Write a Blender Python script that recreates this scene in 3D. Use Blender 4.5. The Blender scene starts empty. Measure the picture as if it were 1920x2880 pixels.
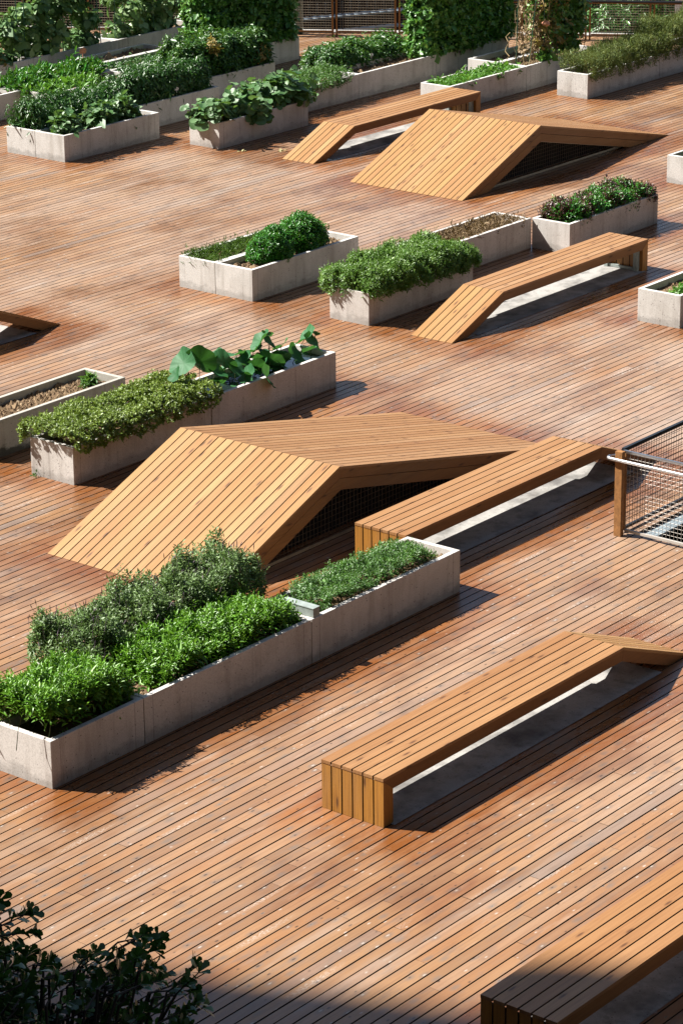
import bpy, bmesh, math, random
import numpy as np
from mathutils import Matrix, Vector

# ------------------------------------------------------------------ scene, camera, light
scene = bpy.context.scene
C = scene.collection
R = math.radians

def unit(v):
    v = np.asarray(v, float)
    return v / np.linalg.norm(v)

PITCH, ROLL, YAW, CAMZ = 0.342960, -0.0106115, 0.677196, 10.60776
fw = np.array([math.cos(YAW) * math.cos(PITCH), math.sin(YAW) * math.cos(PITCH), -math.sin(PITCH)])
rt0 = np.array([math.sin(YAW), -math.cos(YAW), 0.0])
up0 = np.cross(rt0, fw)
rt = math.cos(ROLL) * rt0 + math.sin(ROLL) * up0
up = -math.sin(ROLL) * rt0 + math.cos(ROLL) * up0
cam = bpy.data.cameras.new('camera')
cam.sensor_fit = 'HORIZONTAL'
cam.sensor_width = 36.0
cam.lens = 151.88
cam.clip_start = 0.5
cam.clip_end = 2000
camo = bpy.data.objects.new('camera', cam)
C.objects.link(camo)
camo.matrix_world = Matrix([[rt[0], up[0], -fw[0], 0], [rt[1], up[1], -fw[1], 0], [rt[2], up[2], -fw[2], CAMZ], [0, 0, 0, 1]])
scene.camera = camo

SUN = unit((-0.180, 0.387, 0.45))                      # towards the sun
sun_el = math.asin(SUN[2])
world = bpy.data.worlds.new('World')
scene.world = world
world.use_nodes = True
wn = world.node_tree
sky = wn.nodes.new('ShaderNodeTexSky')
sky.sky_type = 'NISHITA'
sky.sun_disc = False
sky.sun_elevation = sun_el
sky.sun_rotation = math.atan2(SUN[0], SUN[1])
wn.links.new(sky.outputs[0], wn.nodes['Background'].inputs[0])
wn.nodes['Background'].inputs[1].default_value = 0.05
sl = bpy.data.lights.new('sun', 'SUN')
sl.energy = 5.0
sl.angle = R(0.5)
sl.color = (1.0, 0.955, 0.89)
so = bpy.data.objects.new('sun', sl)
C.objects.link(so)
so.rotation_euler = Vector(SUN).to_track_quat('Z', 'Y').to_euler()
scene.view_settings.view_transform = 'Standard'
scene.view_settings.look = 'None'
scene.view_settings.gamma = 1
scene.view_settings.exposure = 1.6
scene.cycles.max_bounces = 6
scene.cycles.use_denoising = True
scene.cycles.filter_width = 1.5

# ------------------------------------------------------------------ node helpers
class NT:
    def __init__(self, name):
        self.m = bpy.data.materials.new(name)
        self.m.use_nodes = True
        self.t = self.m.node_tree
        self.b = self.t.nodes['Principled BSDF']
        self.out = self.t.nodes['Material Output']
    def n(self, typ, **kw):
        nd = self.t.nodes.new(typ)
        for k, v in kw.items():
            setattr(nd, k, v)
        return nd
    def l(self, a, b):
        self.t.links.new(a, b)
    def val(self, sock, v):
        if hasattr(v, 'is_output') or isinstance(v, bpy.types.NodeSocket):
            self.l(v, sock)
        else:
            sock.default_value = v
    def math(self, op, a, b=0.0, c=None, clamp=False):
        nd = self.n('ShaderNodeMath', operation=op, use_clamp=clamp)
        self.val(nd.inputs[0], a); self.val(nd.inputs[1], b)
        if c is not None: self.val(nd.inputs[2], c)
        return nd.outputs[0]
    def mix(self, f, a, b, blend='MIX'):
        nd = self.n('ShaderNodeMix', data_type='RGBA', blend_type=blend, clamp_factor=True)
        self.val(nd.inputs[0], f)
        for s, v in ((nd.inputs[6], a), (nd.inputs[7], b)):
            if isinstance(v, tuple): s.default_value = (*v[:3], 1)
            else: self.l(v, s)
        return nd.outputs[2]
    def ramp(self, f, stops, interp='LINEAR'):
        nd = self.n('ShaderNodeValToRGB')
        r = nd.color_ramp
        r.interpolation = interp
        while len(r.elements) < len(stops): r.elements.new(0.5)
        for e, (p, c) in zip(r.elements, stops):
            e.position = p
            e.color = (*c, 1) if isinstance(c, tuple) else (c, c, c, 1)
        self.l(f, nd.inputs[0])
        return nd.outputs[0]
    def noise(self, vec, scale, detail=3, rough=0.55, dist=0.0):
        nd = self.n('ShaderNodeTexNoise')
        self.l(vec, nd.inputs['Vector'])
        nd.inputs['Scale'].default_value = scale
        nd.inputs['Detail'].default_value = detail
        nd.inputs['Roughness'].default_value = rough
        nd.inputs['Distortion'].default_value = dist
        return nd.outputs['Fac']
    def voro(self, vec, scale, rand=1.0, dims='2D'):
        nd = self.n('ShaderNodeTexVoronoi', voronoi_dimensions=dims)
        self.l(vec, nd.inputs['Vector'])
        nd.inputs['Scale'].default_value = scale
        nd.inputs['Randomness'].default_value = rand
        return nd
    def scl(self, vec, s, off=(0, 0, 0)):
        nd = self.n('ShaderNodeMapping')
        self.l(vec, nd.inputs[0])
        nd.inputs['Scale'].default_value = s
        nd.inputs['Location'].default_value = off
        return nd.outputs[0]
    def attr(self, name):
        nd = self.n('ShaderNodeAttribute', attribute_name=name)
        return nd.outputs['Fac']
    def coord(self, which):
        return self.n('ShaderNodeTexCoord').outputs[which]
    def bump(self, h, strength=0.3, dist=0.01):
        nd = self.n('ShaderNodeBump')
        nd.inputs['Strength'].default_value = strength
        nd.inputs['Distance'].default_value = dist
        self.l(h, nd.inputs['Height'])
        self.l(nd.outputs[0], self.b.inputs['Normal'])

K = 0.68                # overall reflectance of wood and concrete

def set_rough(t, r, spec=0.5):
    t.val(t.b.inputs['Roughness'], r)
    t.b.inputs['Specular IOR Level'].default_value = spec

def timber(name, tones, grain=0.35, rough=0.5, spec=0.35, knots=True, thr=0.6, kk=1.0):
    t = NT(name)
    uv = t.coord('UV')
    rnd = t.attr('rnd')
    col = t.ramp(t.math('DIVIDE', rnd, 0.96), tones)
    streak = t.noise(t.scl(uv, (1.6, 55, 1)), 1.0, 4, 0.6, 0.4)
    fine = t.noise(t.scl(uv, (6, 220, 1)), 1.0, 2)
    wide = t.noise(t.scl(uv, (0.9, 7, 1)), 1.0, 3, 0.6)
    col = t.mix(t.math('MULTIPLY', t.ramp(streak, [(0.42, 0.0), (0.72, 1.0)]), grain), col, (0.10, 0.04, 0.012), 'MIX')
    col = t.mix(t.math('MULTIPLY', t.ramp(fine, [(0.4, 0.0), (0.7, 1.0)]), grain * 0.5), col, (0.14, 0.06, 0.02))
    col = t.mix(t.math('MULTIPLY', t.ramp(wide, [(0.5, 0.0), (0.75, 1.0)]), 0.35), col, (0.40, 0.23, 0.11))
    col = t.mix(t.math('GREATER_THAN', rnd, 0.985), col, (0.035, 0.016, 0.007))      # near-black board sides: shade of the gaps put into the colour
    tone = t.noise(t.scl(uv, (0.35, 0.8, 1), (11, 5, 0)), 1.0, 2)
    col = t.mix(t.math('MULTIPLY', t.ramp(tone, [(0.42, 0.0), (0.62, 1.0)]), 0.4), col, (0.27, 0.125, 0.045))
    if knots:
        v = t.voro(t.scl(uv, (2.0, 8.5, 1)), 1.0)
        d = t.ramp(v.outputs['Distance'], [(0.05, 1.0), (0.13, 0.0)])
        sep = t.n('ShaderNodeSeparateColor')
        t.l(v.outputs['Color'], sep.inputs[0])
        keep = t.math('GREATER_THAN', sep.outputs[0], thr)
        col = t.mix(t.math('MULTIPLY', t.math('MULTIPLY', d, keep), 0.85), col, (0.05, 0.018, 0.007))
        halo = t.ramp(v.outputs['Distance'], [(0.1, 1.0), (0.30, 0.0)])
        col = t.mix(t.math('MULTIPLY', t.math('MULTIPLY', halo, keep), 0.22), col, (0.20, 0.085, 0.03))
    t.l(t.mix(1.0, col, (K * kk, K * kk, K * kk * 0.95), 'MULTIPLY'), t.b.inputs['Base Color'])
    set_rough(t, rough, spec)
    t.bump(streak, 0.25, 0.004)
    return t.m

def deck_mat():
    t = NT('weathered_deck')
    uv = t.coord('UV'); obj = t.coord('Object')
    rnd = t.attr('rnd'); wear = t.attr('wear')
    col = t.ramp(rnd, [(0.0, (0.20, 0.100, 0.045)), (0.25, (0.34, 0.190, 0.092)), (0.5, (0.25, 0.128, 0.060)), (0.68, (0.33, 0.165, 0.070)),
                       (0.84, (0.37, 0.215, 0.115)), (0.95, (0.27, 0.165, 0.11)), (1.0, (0.22, 0.165, 0.135))])
    big = t.noise(t.scl(obj, (0.5, 0.9, 1)), 0.35, 3, 0.6)
    mid = t.noise(t.scl(obj, (0.9, 1.6, 1)), 1.0, 3, 0.6)
    sx = t.n('ShaderNodeSeparateXYZ'); t.l(obj, sx.inputs[0])
    far = t.ramp(t.math('MULTIPLY', sx.outputs[0], 0.02), [(0.34, 0.22), (0.50, 1.0), (0.70, 1.0), (0.82, 0.55)])
    pink = t.math('MULTIPLY', t.ramp(big, [(0.40, 0.1), (0.60, 1.0)]), far)
    col = t.mix(t.math('MULTIPLY', pink, 0.72), col, (0.42, 0.31, 0.245))
    streak = t.noise(t.scl(uv, (1.3, 50, 1)), 1.0, 4, 0.62, 0.5)
    patch = t.noise(t.scl(uv, (1.9, 8, 1)), 1.0, 4, 0.65)
    patch2 = t.noise(t.scl(uv, (1.2, 5, 1), (7, 3, 0)), 1.0, 4, 0.65)
    # orange where the boards keep their stain
    o = t.math('ADD', t.math('MULTIPLY', wear, 0.95), t.math('MULTIPLY', t.ramp(mid, [(0.5, 0.0), (0.72, 1.0)]), 0.35), clamp=True)
    o = t.math('MULTIPLY', o, t.ramp(patch2, [(0.3, 0.35), (0.6, 1.0)]))
    col = t.mix(o, col, (0.30, 0.115, 0.03))
    # grey weathering in drawn-out patches
    g = t.math('MULTIPLY', t.ramp(patch, [(0.52, 0.0), (0.70, 1.0)]), 0.7)
    col = t.mix(g, col, (0.19, 0.135, 0.105))
    g2 = t.math('MULTIPLY', t.ramp(patch, [(0.70, 0.0), (0.82, 1.0)]), 0.5)
    col = t.mix(g2, col, (0.11, 0.10, 0.10))
    g3 = t.math('MULTIPLY', t.ramp(patch2, [(0.60, 0.0), (0.76, 1.0)]), 0.45)
    col = t.mix(g3, col, (0.48, 0.34, 0.26))
    col = t.mix(t.math('MULTIPLY', t.ramp(streak, [(0.45, 0.0), (0.75, 1.0)]), 0.38), col, (0.13, 0.06, 0.03))
    # screw heads, knots gone grey and pale worn flecks
    v = t.voro(t.scl(uv, (4.2, 9, 1)), 1.0)
    sep = t.n('ShaderNodeSeparateColor'); t.l(v.outputs['Color'], sep.inputs[0])
    dist = t.math('ADD', v.outputs['Distance'], t.math('MULTIPLY', t.math('SUBTRACT', streak, 0.5), 0.22))
    blot = t.math('MULTIPLY', t.ramp(dist, [(0.08, 1.0), (0.34, 0.0)]), t.math('GREATER_THAN', sep.outputs[2], 0.70))
    col = t.mix(t.math('MULTIPLY', blot, 0.55), col, (0.16, 0.135, 0.12))
    f = t.math('MULTIPLY', t.ramp(dist, [(0.03, 1.0), (0.10, 0.0)]), t.math('GREATER_THAN', sep.outputs[0], 0.72))
    col = t.mix(t.math('MULTIPLY', f, 0.7), col, (0.52, 0.46, 0.42))
    f2 = t.math('MULTIPLY', t.ramp(dist, [(0.03, 1.0), (0.09, 0.0)]), t.math('LESS_THAN', sep.outputs[1], 0.22))
    col = t.mix(t.math('MULTIPLY', f2, 0.8), col, (0.035, 0.022, 0.014))
    # broad pale wear along the walking lines
    wk = t.noise(t.scl(obj, (0.28, 2.2, 1), (2, 5, 0)), 1.0, 4, 0.65)
    col = t.mix(t.math('MULTIPLY', t.ramp(wk, [(0.54, 0.0), (0.70, 1.0)]), t.math('MULTIPLY', t.ramp(patch2, [(0.35, 0.15), (0.6, 1.0)]), 0.6)), col, (0.38, 0.30, 0.25))
    v2 = t.voro(t.scl(uv, (0.9, 9, 1), (3, 1, 0)), 1.0)
    sep2 = t.n('ShaderNodeSeparateColor'); t.l(v2.outputs['Color'], sep2.inputs[0])
    spk = t.noise(t.scl(uv, (30, 130, 1)), 1.0, 2)
    f3 = t.math('MULTIPLY', t.math('MULTIPLY', t.ramp(v2.outputs['Distance'], [(0.12, 1.0), (0.4, 0.0)]), t.math('GREATER_THAN', sep2.outputs[2], 0.93)),
                t.ramp(spk, [(0.45, 0.0), (0.6, 1.0)]))
    col = t.mix(t.math('MULTIPLY', f3, 0.7), col, (0.55, 0.47, 0.42))
    # damp, better oiled areas: darker and shinier
    dn = t.noise(t.scl(obj, (0.45, 0.8, 1), (4, 9, 0)), 1.0, 4, 0.6)
    dp = t.math('MULTIPLY', t.ramp(t.math('ADD', dn, t.math('MULTIPLY', wear, 0.16)), [(0.50, 0.0), (0.66, 1.0)]), t.ramp(patch2, [(0.3, 0.5), (0.55, 1.0)]))
    col = t.mix(t.math('MULTIPLY', dp, 0.7), col, (0.56, 0.42, 0.32), 'MULTIPLY')
    KD = K * 1.06
    t.l(t.mix(1.0, col, (KD, KD * 0.99, KD * 0.93), 'MULTIPLY'), t.b.inputs['Base Color'])
    rr = t.math('SUBTRACT', t.math('ADD', t.math('MULTIPLY', patch, 0.35), 0.26), t.math('MULTIPLY', dp, 0.16))
    set_rough(t, rr, 0.5)
    t.bump(streak, 0.2, 0.004)
    return t.m

def concrete(name, base=(0.76, 0.745, 0.705), dark=(0.42, 0.39, 0.345), joints=True, dirty=0.3, blot=0.45):
    t = NT(name)
    obj = t.coord('Object')
    oi = t.n('ShaderNodeObjectInfo')
    va = t.n('ShaderNodeVectorMath', operation='MULTIPLY_ADD')
    t.l(oi.outputs['Random'], va.inputs[0]); va.inputs[1].default_value = (37, 53, 19); t.l(obj, va.inputs[2])
    ob2 = va.outputs[0]
    n1 = t.noise(ob2, 2.2, 5, 0.6)
    n2 = t.noise(t.scl(ob2, (6, 6, 0.9)), 1.0, 4, 0.65)
    n3 = t.noise(ob2, 85, 3, 0.8)
    col = t.mix(t.math('MULTIPLY', t.ramp(n1, [(0.45, 0.0), (0.72, 1.0)]), blot), base, dark)
    col = t.mix(t.math('MULTIPLY', t.ramp(n2, [(0.52, 0.0), (0.72, 1.0)]), 0.62), col, dark)
    col = t.mix(t.math('MULTIPLY', t.ramp(n3, [(0.46, 0.0), (0.66, 1.0)]), 0.42), col, (0.22, 0.185, 0.16))
    n5 = t.noise(t.scl(ob2, (15, 15, 0.7)), 1.0, 4, 0.7)
    col = t.mix(t.math('MULTIPLY', t.ramp(n5, [(0.56, 0.0), (0.70, 1.0)]), t.math('MULTIPLY', t.ramp(n1, [(0.4, 0.2), (0.6, 1.0)]), 0.5)), col, (0.22, 0.19, 0.165))
    v = t.voro(ob2, 26, 1.0, '3D')
    sep = t.n('ShaderNodeSeparateColor'); t.l(v.outputs['Color'], sep.inputs[0])
    p = t.math('MULTIPLY', t.ramp(v.outputs['Distance'], [(0.10, 1.0), (0.22, 0.0)]), t.math('GREATER_THAN', sep.outputs[0], 0.70))
    col = t.mix(t.math('MULTIPLY', p, 0.8), col, (0.08, 0.065, 0.055))
    if dirty:
        n4 = t.noise(t.scl(ob2, (5, 5, 9)), 1.0, 5, 0.7)
        sx = t.n('ShaderNodeSeparateXYZ'); t.l(obj, sx.inputs[0])
        low = t.math('SUBTRACT', 0.16, sx.outputs[2])
        f = t.ramp(t.math('ADD', t.math('MULTIPLY', low, 3.0), t.math('SUBTRACT', n4, 0.62)), [(0.0, 0.0), (0.2, 1.0)])
        col = t.mix(t.math('MULTIPLY', f, dirty), col, (0.045, 0.042, 0.032))
    if joints:
        sx = t.n('ShaderNodeSeparateXYZ'); t.l(obj, sx.inputs[0])
        hl = t.attr('half')
        d = t.math('ABSOLUTE', t.math('SUBTRACT', t.math('SUBTRACT', hl, 0.115), t.math('ABSOLUTE', sx.outputs[0])))
        wob = t.math('MULTIPLY', t.math('SUBTRACT', n2, 0.4), 0.008)
        f = t.ramp(t.math('ADD', d, wob), [(0.002, 1.0), (0.007, 0.0)])
        col = t.mix(t.math('MULTIPLY', f, 0.55), col, (0.12, 0.095, 0.08))
    t.l(t.mix(1.0, col, (K, K, K), 'MULTIPLY'), t.b.inputs['Base Color'])
    set_rough(t, 0.85, 0.3)
    t.bump(n3, 0.25, 0.004)
    return t.m

def plain(name, colr, rough=0.5, metal=0.0, var=0.2, scale=8):
    t = NT(name)
    n = t.noise(t.coord('Object'), scale, 4, 0.6)
    c2 = tuple(c * (1 - var * 2) for c in colr)
    t.l(t.mix(t.ramp(n, [(0.35, 0.0), (0.7, 1.0)]), colr, c2), t.b.inputs['Base Color'])
    set_rough(t, rough, 0.4)
    t.b.inputs['Metallic'].default_value = metal
    return t.m

def leafmat(name, stops, rough=0.42, trans=0.22, tcol=(0.20, 0.38, 0.03), spec=0.45):
    t = NT(name)
    rnd = t.attr('rnd')
    col = t.ramp(rnd, stops)
    n = t.noise(t.coord('Object'), 5.0, 2)
    col = t.mix(t.math('MULTIPLY', t.ramp(n, [(0.35, 0.0), (0.65, 1.0)]), 0.3), col, stops[0][1])
    t.l(col, t.b.inputs['Base Color'])
    set_rough(t, rough, spec)
    tr = t.n('ShaderNodeBsdfTranslucent')
    t.l(t.mix(0.5, col, tcol), tr.inputs[0])
    mx = t.n('ShaderNodeMixShader')
    mx.inputs[0].default_value = trans
    t.l(t.b.outputs[0], mx.inputs[1]); t.l(tr.outputs[0], mx.inputs[2])
    t.l(mx.outputs[0], t.out.inputs[0])
    return t.m

def soilmat():
    t = NT('garden_soil')
    rnd = t.attr('rnd')
    n = t.noise(t.coord('Object'), 60, 3)
    col = t.ramp(rnd, [(0.0, (0.09, 0.055, 0.03)), (0.5, (0.17, 0.115, 0.065)), (0.85, (0.27, 0.19, 0.11)), (1.0, (0.36, 0.29, 0.2))])
    col = t.mix(t.math('MULTIPLY', n, 0.5), col, (0.07, 0.042, 0.022))
    t.l(col, t.b.inputs['Base Color'])
    set_rough(t, 0.95, 0.2)
    return t.m

M = {}
M['deck'] = deck_mat()
M['ramp'] = timber('ramp_timber', [(0.0, (0.32, 0.155, 0.046)), (0.3, (0.40, 0.225, 0.08)), (0.5, (0.345, 0.175, 0.058)), (0.75, (0.43, 0.255, 0.105)), (0.92, (0.37, 0.20, 0.075)), (1.0, (0.30, 0.17, 0.08))], 0.34, 0.48, 0.35, True, 0.72, 1.12)
M['seat'] = timber('seat_timber', [(0.0, (0.31, 0.145, 0.055)), (0.4, (0.385, 0.205, 0.088)), (0.75, (0.34, 0.17, 0.07)), (1.0, (0.42, 0.24, 0.12))], 0.42, 0.5, 0.35, True, 0.6, 1.12)
M['beam'] = timber('beam_timber', [(0.0, (0.27, 0.115, 0.032)), (1.0, (0.32, 0.145, 0.042))], 0.45, 0.55, 0.3)
M['post_wood'] = timber('post_timber', [(0.0, (0.46, 0.20, 0.030)), (1.0, (0.54, 0.25, 0.045))], 0.55, 0.5, 0.35)
M['concrete'] = concrete('cast_concrete')
M['concrete_warm'] = concrete('cast_concrete_warm', (0.76, 0.725, 0.68), (0.42, 0.37, 0.325))
M['concrete_dirty'] = concrete('cast_concrete_mossy', (0.52, 0.50, 0.44), (0.33, 0.30, 0.25), True, 0.9)
M['pad'] = concrete('slab_concrete', (0.43, 0.42, 0.395), (0.10, 0.098, 0.094), False, 0.0, 0.95)
M['soil'] = soilmat()
M['edge'] = plain('gap_shade_edge', (0.030, 0.017, 0.010), 0.9)  # deck board sides painted near-black, as the gaps look in shade
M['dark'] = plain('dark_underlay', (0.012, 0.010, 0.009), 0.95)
M['ground'] = plain('dark_ground', (0.035, 0.03, 0.025), 0.95, 0, 0.3, 1.5)  # dark tone stands in for the shadow lying below the deck
M['rust'] = plain('corten_steel', (0.30, 0.14, 0.045), 0.7, 0.15, 0.22, 30)
M['steel'] = plain('stainless_steel', (0.55, 0.54, 0.53), 0.38, 1.0, 0.1)
M['pale_wire'] = plain('galvanised_wire', (0.42, 0.39, 0.35), 0.6, 0.2, 0.1)
M['wire'] = plain('mesh_wire', (0.36, 0.30, 0.22), 0.45, 0.6, 0.15)
M['wire_dark'] = plain('dark_mesh_wire', (0.13, 0.10, 0.07), 0.5, 0.5, 0.15)
M['blackbar'] = plain('dark_steel_bar', (0.035, 0.04, 0.045), 0.4, 0.6, 0.15)
M['ledge'] = plain('grey_steel_ledge', (0.26, 0.31, 0.33), 0.5, 0.2, 0.18)
M['zinc'] = plain('weathered_zinc', (0.27, 0.31, 0.29), 0.55, 0.1, 0.15, 14)
M['stem'] = plain('green_stem', (0.075, 0.11, 0.03), 0.7)
M['drystem'] = plain('dry_stem', (0.24, 0.17, 0.075), 0.8, 0, 0.2)
M['bark'] = plain('shrub_bark', (0.055, 0.042, 0.03), 0.85)
M['cane'] = plain('green_cane', (0.05, 0.14, 0.09), 0.5)
M['tarp'] = plain('grey_green_cloth', (0.30, 0.36, 0.33), 0.8, 0, 0.25, 5)
M['white'] = plain('white_render', (0.70, 0.69, 0.67), 0.8, 0, 0.05)
M['tag'] = plain('white_tag', (0.75, 0.74, 0.72), 0.5)
M['terracotta'] = plain('orange_marker', (0.62, 0.28, 0.16), 0.6)
M['rail_blue'] = plain('pale_railing_paint', (0.30, 0.37, 0.42), 0.45, 0.1)
t_ = NT('pond_water')
t_.b.inputs['Base Color'].default_value = (0.012, 0.02, 0.02, 1)
set_rough(t_, 0.06, 0.6)
t_.bump(t_.noise(t_.coord('Object'), 14, 2), 0.25, 0.01)
M['water'] = t_.m

G = lambda d, m, l: [(0.0, d), (0.55, m), (1.0, l)]
M['mint'] = leafmat('mint_leaf', [(0.0, (0.05, 0.135, 0.008)), (0.5, (0.095, 0.245, 0.014)), (1.0, (0.18, 0.36, 0.035))], 0.42, 0.25)
M['lavender'] = leafmat('lavender_leaf', G((0.05, 0.10, 0.022), (0.10, 0.18, 0.045), (0.20, 0.29, 0.10)), 0.5, 0.2, (0.2, 0.3, 0.06))
M['spike'] = plain('lavender_spike', (0.17, 0.125, 0.16), 0.8)
M['thyme'] = leafmat('thyme_leaf', G((0.03, 0.085, 0.014), (0.065, 0.165, 0.028), (0.13, 0.25, 0.055)), 0.45, 0.2)
M['box'] = leafmat('sedum_leaf', G((0.06, 0.10, 0.012), (0.14, 0.215, 0.026), (0.27, 0.35, 0.06)), 0.45, 0.15, (0.3, 0.4, 0.04))
M['oregano'] = leafmat('oregano_leaf', G((0.045, 0.11, 0.012), (0.10, 0.21, 0.03), (0.21, 0.32, 0.075)), 0.45, 0.2)
M['basil'] = leafmat('bush_basil_leaf', G((0.016, 0.09, 0.008), (0.032, 0.17, 0.014), (0.08, 0.28, 0.03)), 0.4, 0.2)
M['purple'] = leafmat('purple_basil_leaf', G((0.035, 0.012, 0.012), (0.065, 0.028, 0.02), (0.12, 0.06, 0.035)), 0.4, 0.12, (0.2, 0.1, 0.05))
M['pepper'] = leafmat('pepper_leaf', G((0.016, 0.062, 0.010), (0.035, 0.115, 0.018), (0.09, 0.21, 0.04)), 0.38, 0.15, (0.1, 0.25, 0.03), 0.55)
M['bush'] = leafmat('tomato_leaf', G((0.018, 0.070, 0.010), (0.036, 0.115, 0.016), (0.09, 0.19, 0.035)), 0.4, 0.18)
M['squash'] = leafmat('squash_leaf', G((0.030, 0.085, 0.020), (0.060, 0.145, 0.040), (0.14, 0.23, 0.10)), 0.5, 0.2)
M['bean'] = leafmat('bean_leaf', G((0.045, 0.11, 0.03), (0.095, 0.19, 0.06), (0.24, 0.34, 0.15)), 0.45, 0.18)
M['yellowbean'] = leafmat('yellowing_leaf', G((0.16, 0.14, 0.02), (0.30, 0.22, 0.06), (0.42, 0.30, 0.11)), 0.55, 0.25, (0.5, 0.4, 0.05))
M['vine'] = leafmat('vine_leaf', G((0.028, 0.105, 0.014), (0.06, 0.18, 0.025), (0.18, 0.34, 0.06)), 0.42, 0.18)
M['rosemary'] = leafmat('grey_green_leaf', G((0.06, 0.115, 0.02), (0.13, 0.195, 0.04), (0.30, 0.33, 0.10)), 0.55, 0.15, (0.3, 0.3, 0.06))
M['lettuce'] = leafmat('lettuce_leaf', G((0.045, 0.150, 0.012), (0.085, 0.235, 0.022), (0.15, 0.31, 0.05)), 0.45, 0.25)
M['lotus'] = leafmat('lotus_leaf', G((0.010, 0.060, 0.014), (0.022, 0.105, 0.034), (0.06, 0.165, 0.075)), 0.6, 0.22, (0.12, 0.36, 0.03), 0.25)
M['tree'] = leafmat('glossy_shrub_leaf', G((0.016, 0.045, 0.010), (0.032, 0.095, 0.014), (0.075, 0.19, 0.025)), 0.3, 0.12, (0.1, 0.25, 0.02), 0.5)
M['fern'] = leafmat('fine_fern_leaf', G((0.04, 0.095, 0.012), (0.07, 0.14, 0.022), (0.13, 0.20, 0.045)), 0.5, 0.2)
M['dry'] = leafmat('dried_stalk', G((0.12, 0.075, 0.035), (0.24, 0.165, 0.085), (0.40, 0.30, 0.18)), 0.7, 0.1, (0.4, 0.3, 0.1))
M['litter'] = leafmat('fallen_leaf', G((0.20, 0.19, 0.07), (0.28, 0.25, 0.10), (0.36, 0.30, 0.16)), 0.6, 0.1)

# ------------------------------------------------------------------ object helpers
def thing(name, label, cat, loc=(0, 0, 0), group=None):
    o = bpy.data.objects.new(name, None)
    o.empty_display_size = 0.2
    C.objects.link(o)
    o.location = loc
    o['label'] = label; o['category'] = cat
    if group: o['group'] = group
    return o

def adopt(o, parent):
    if parent is not None:
        o.parent = parent
        o.matrix_parent_inverse = Matrix.Translation(-Vector(parent.location))

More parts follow.
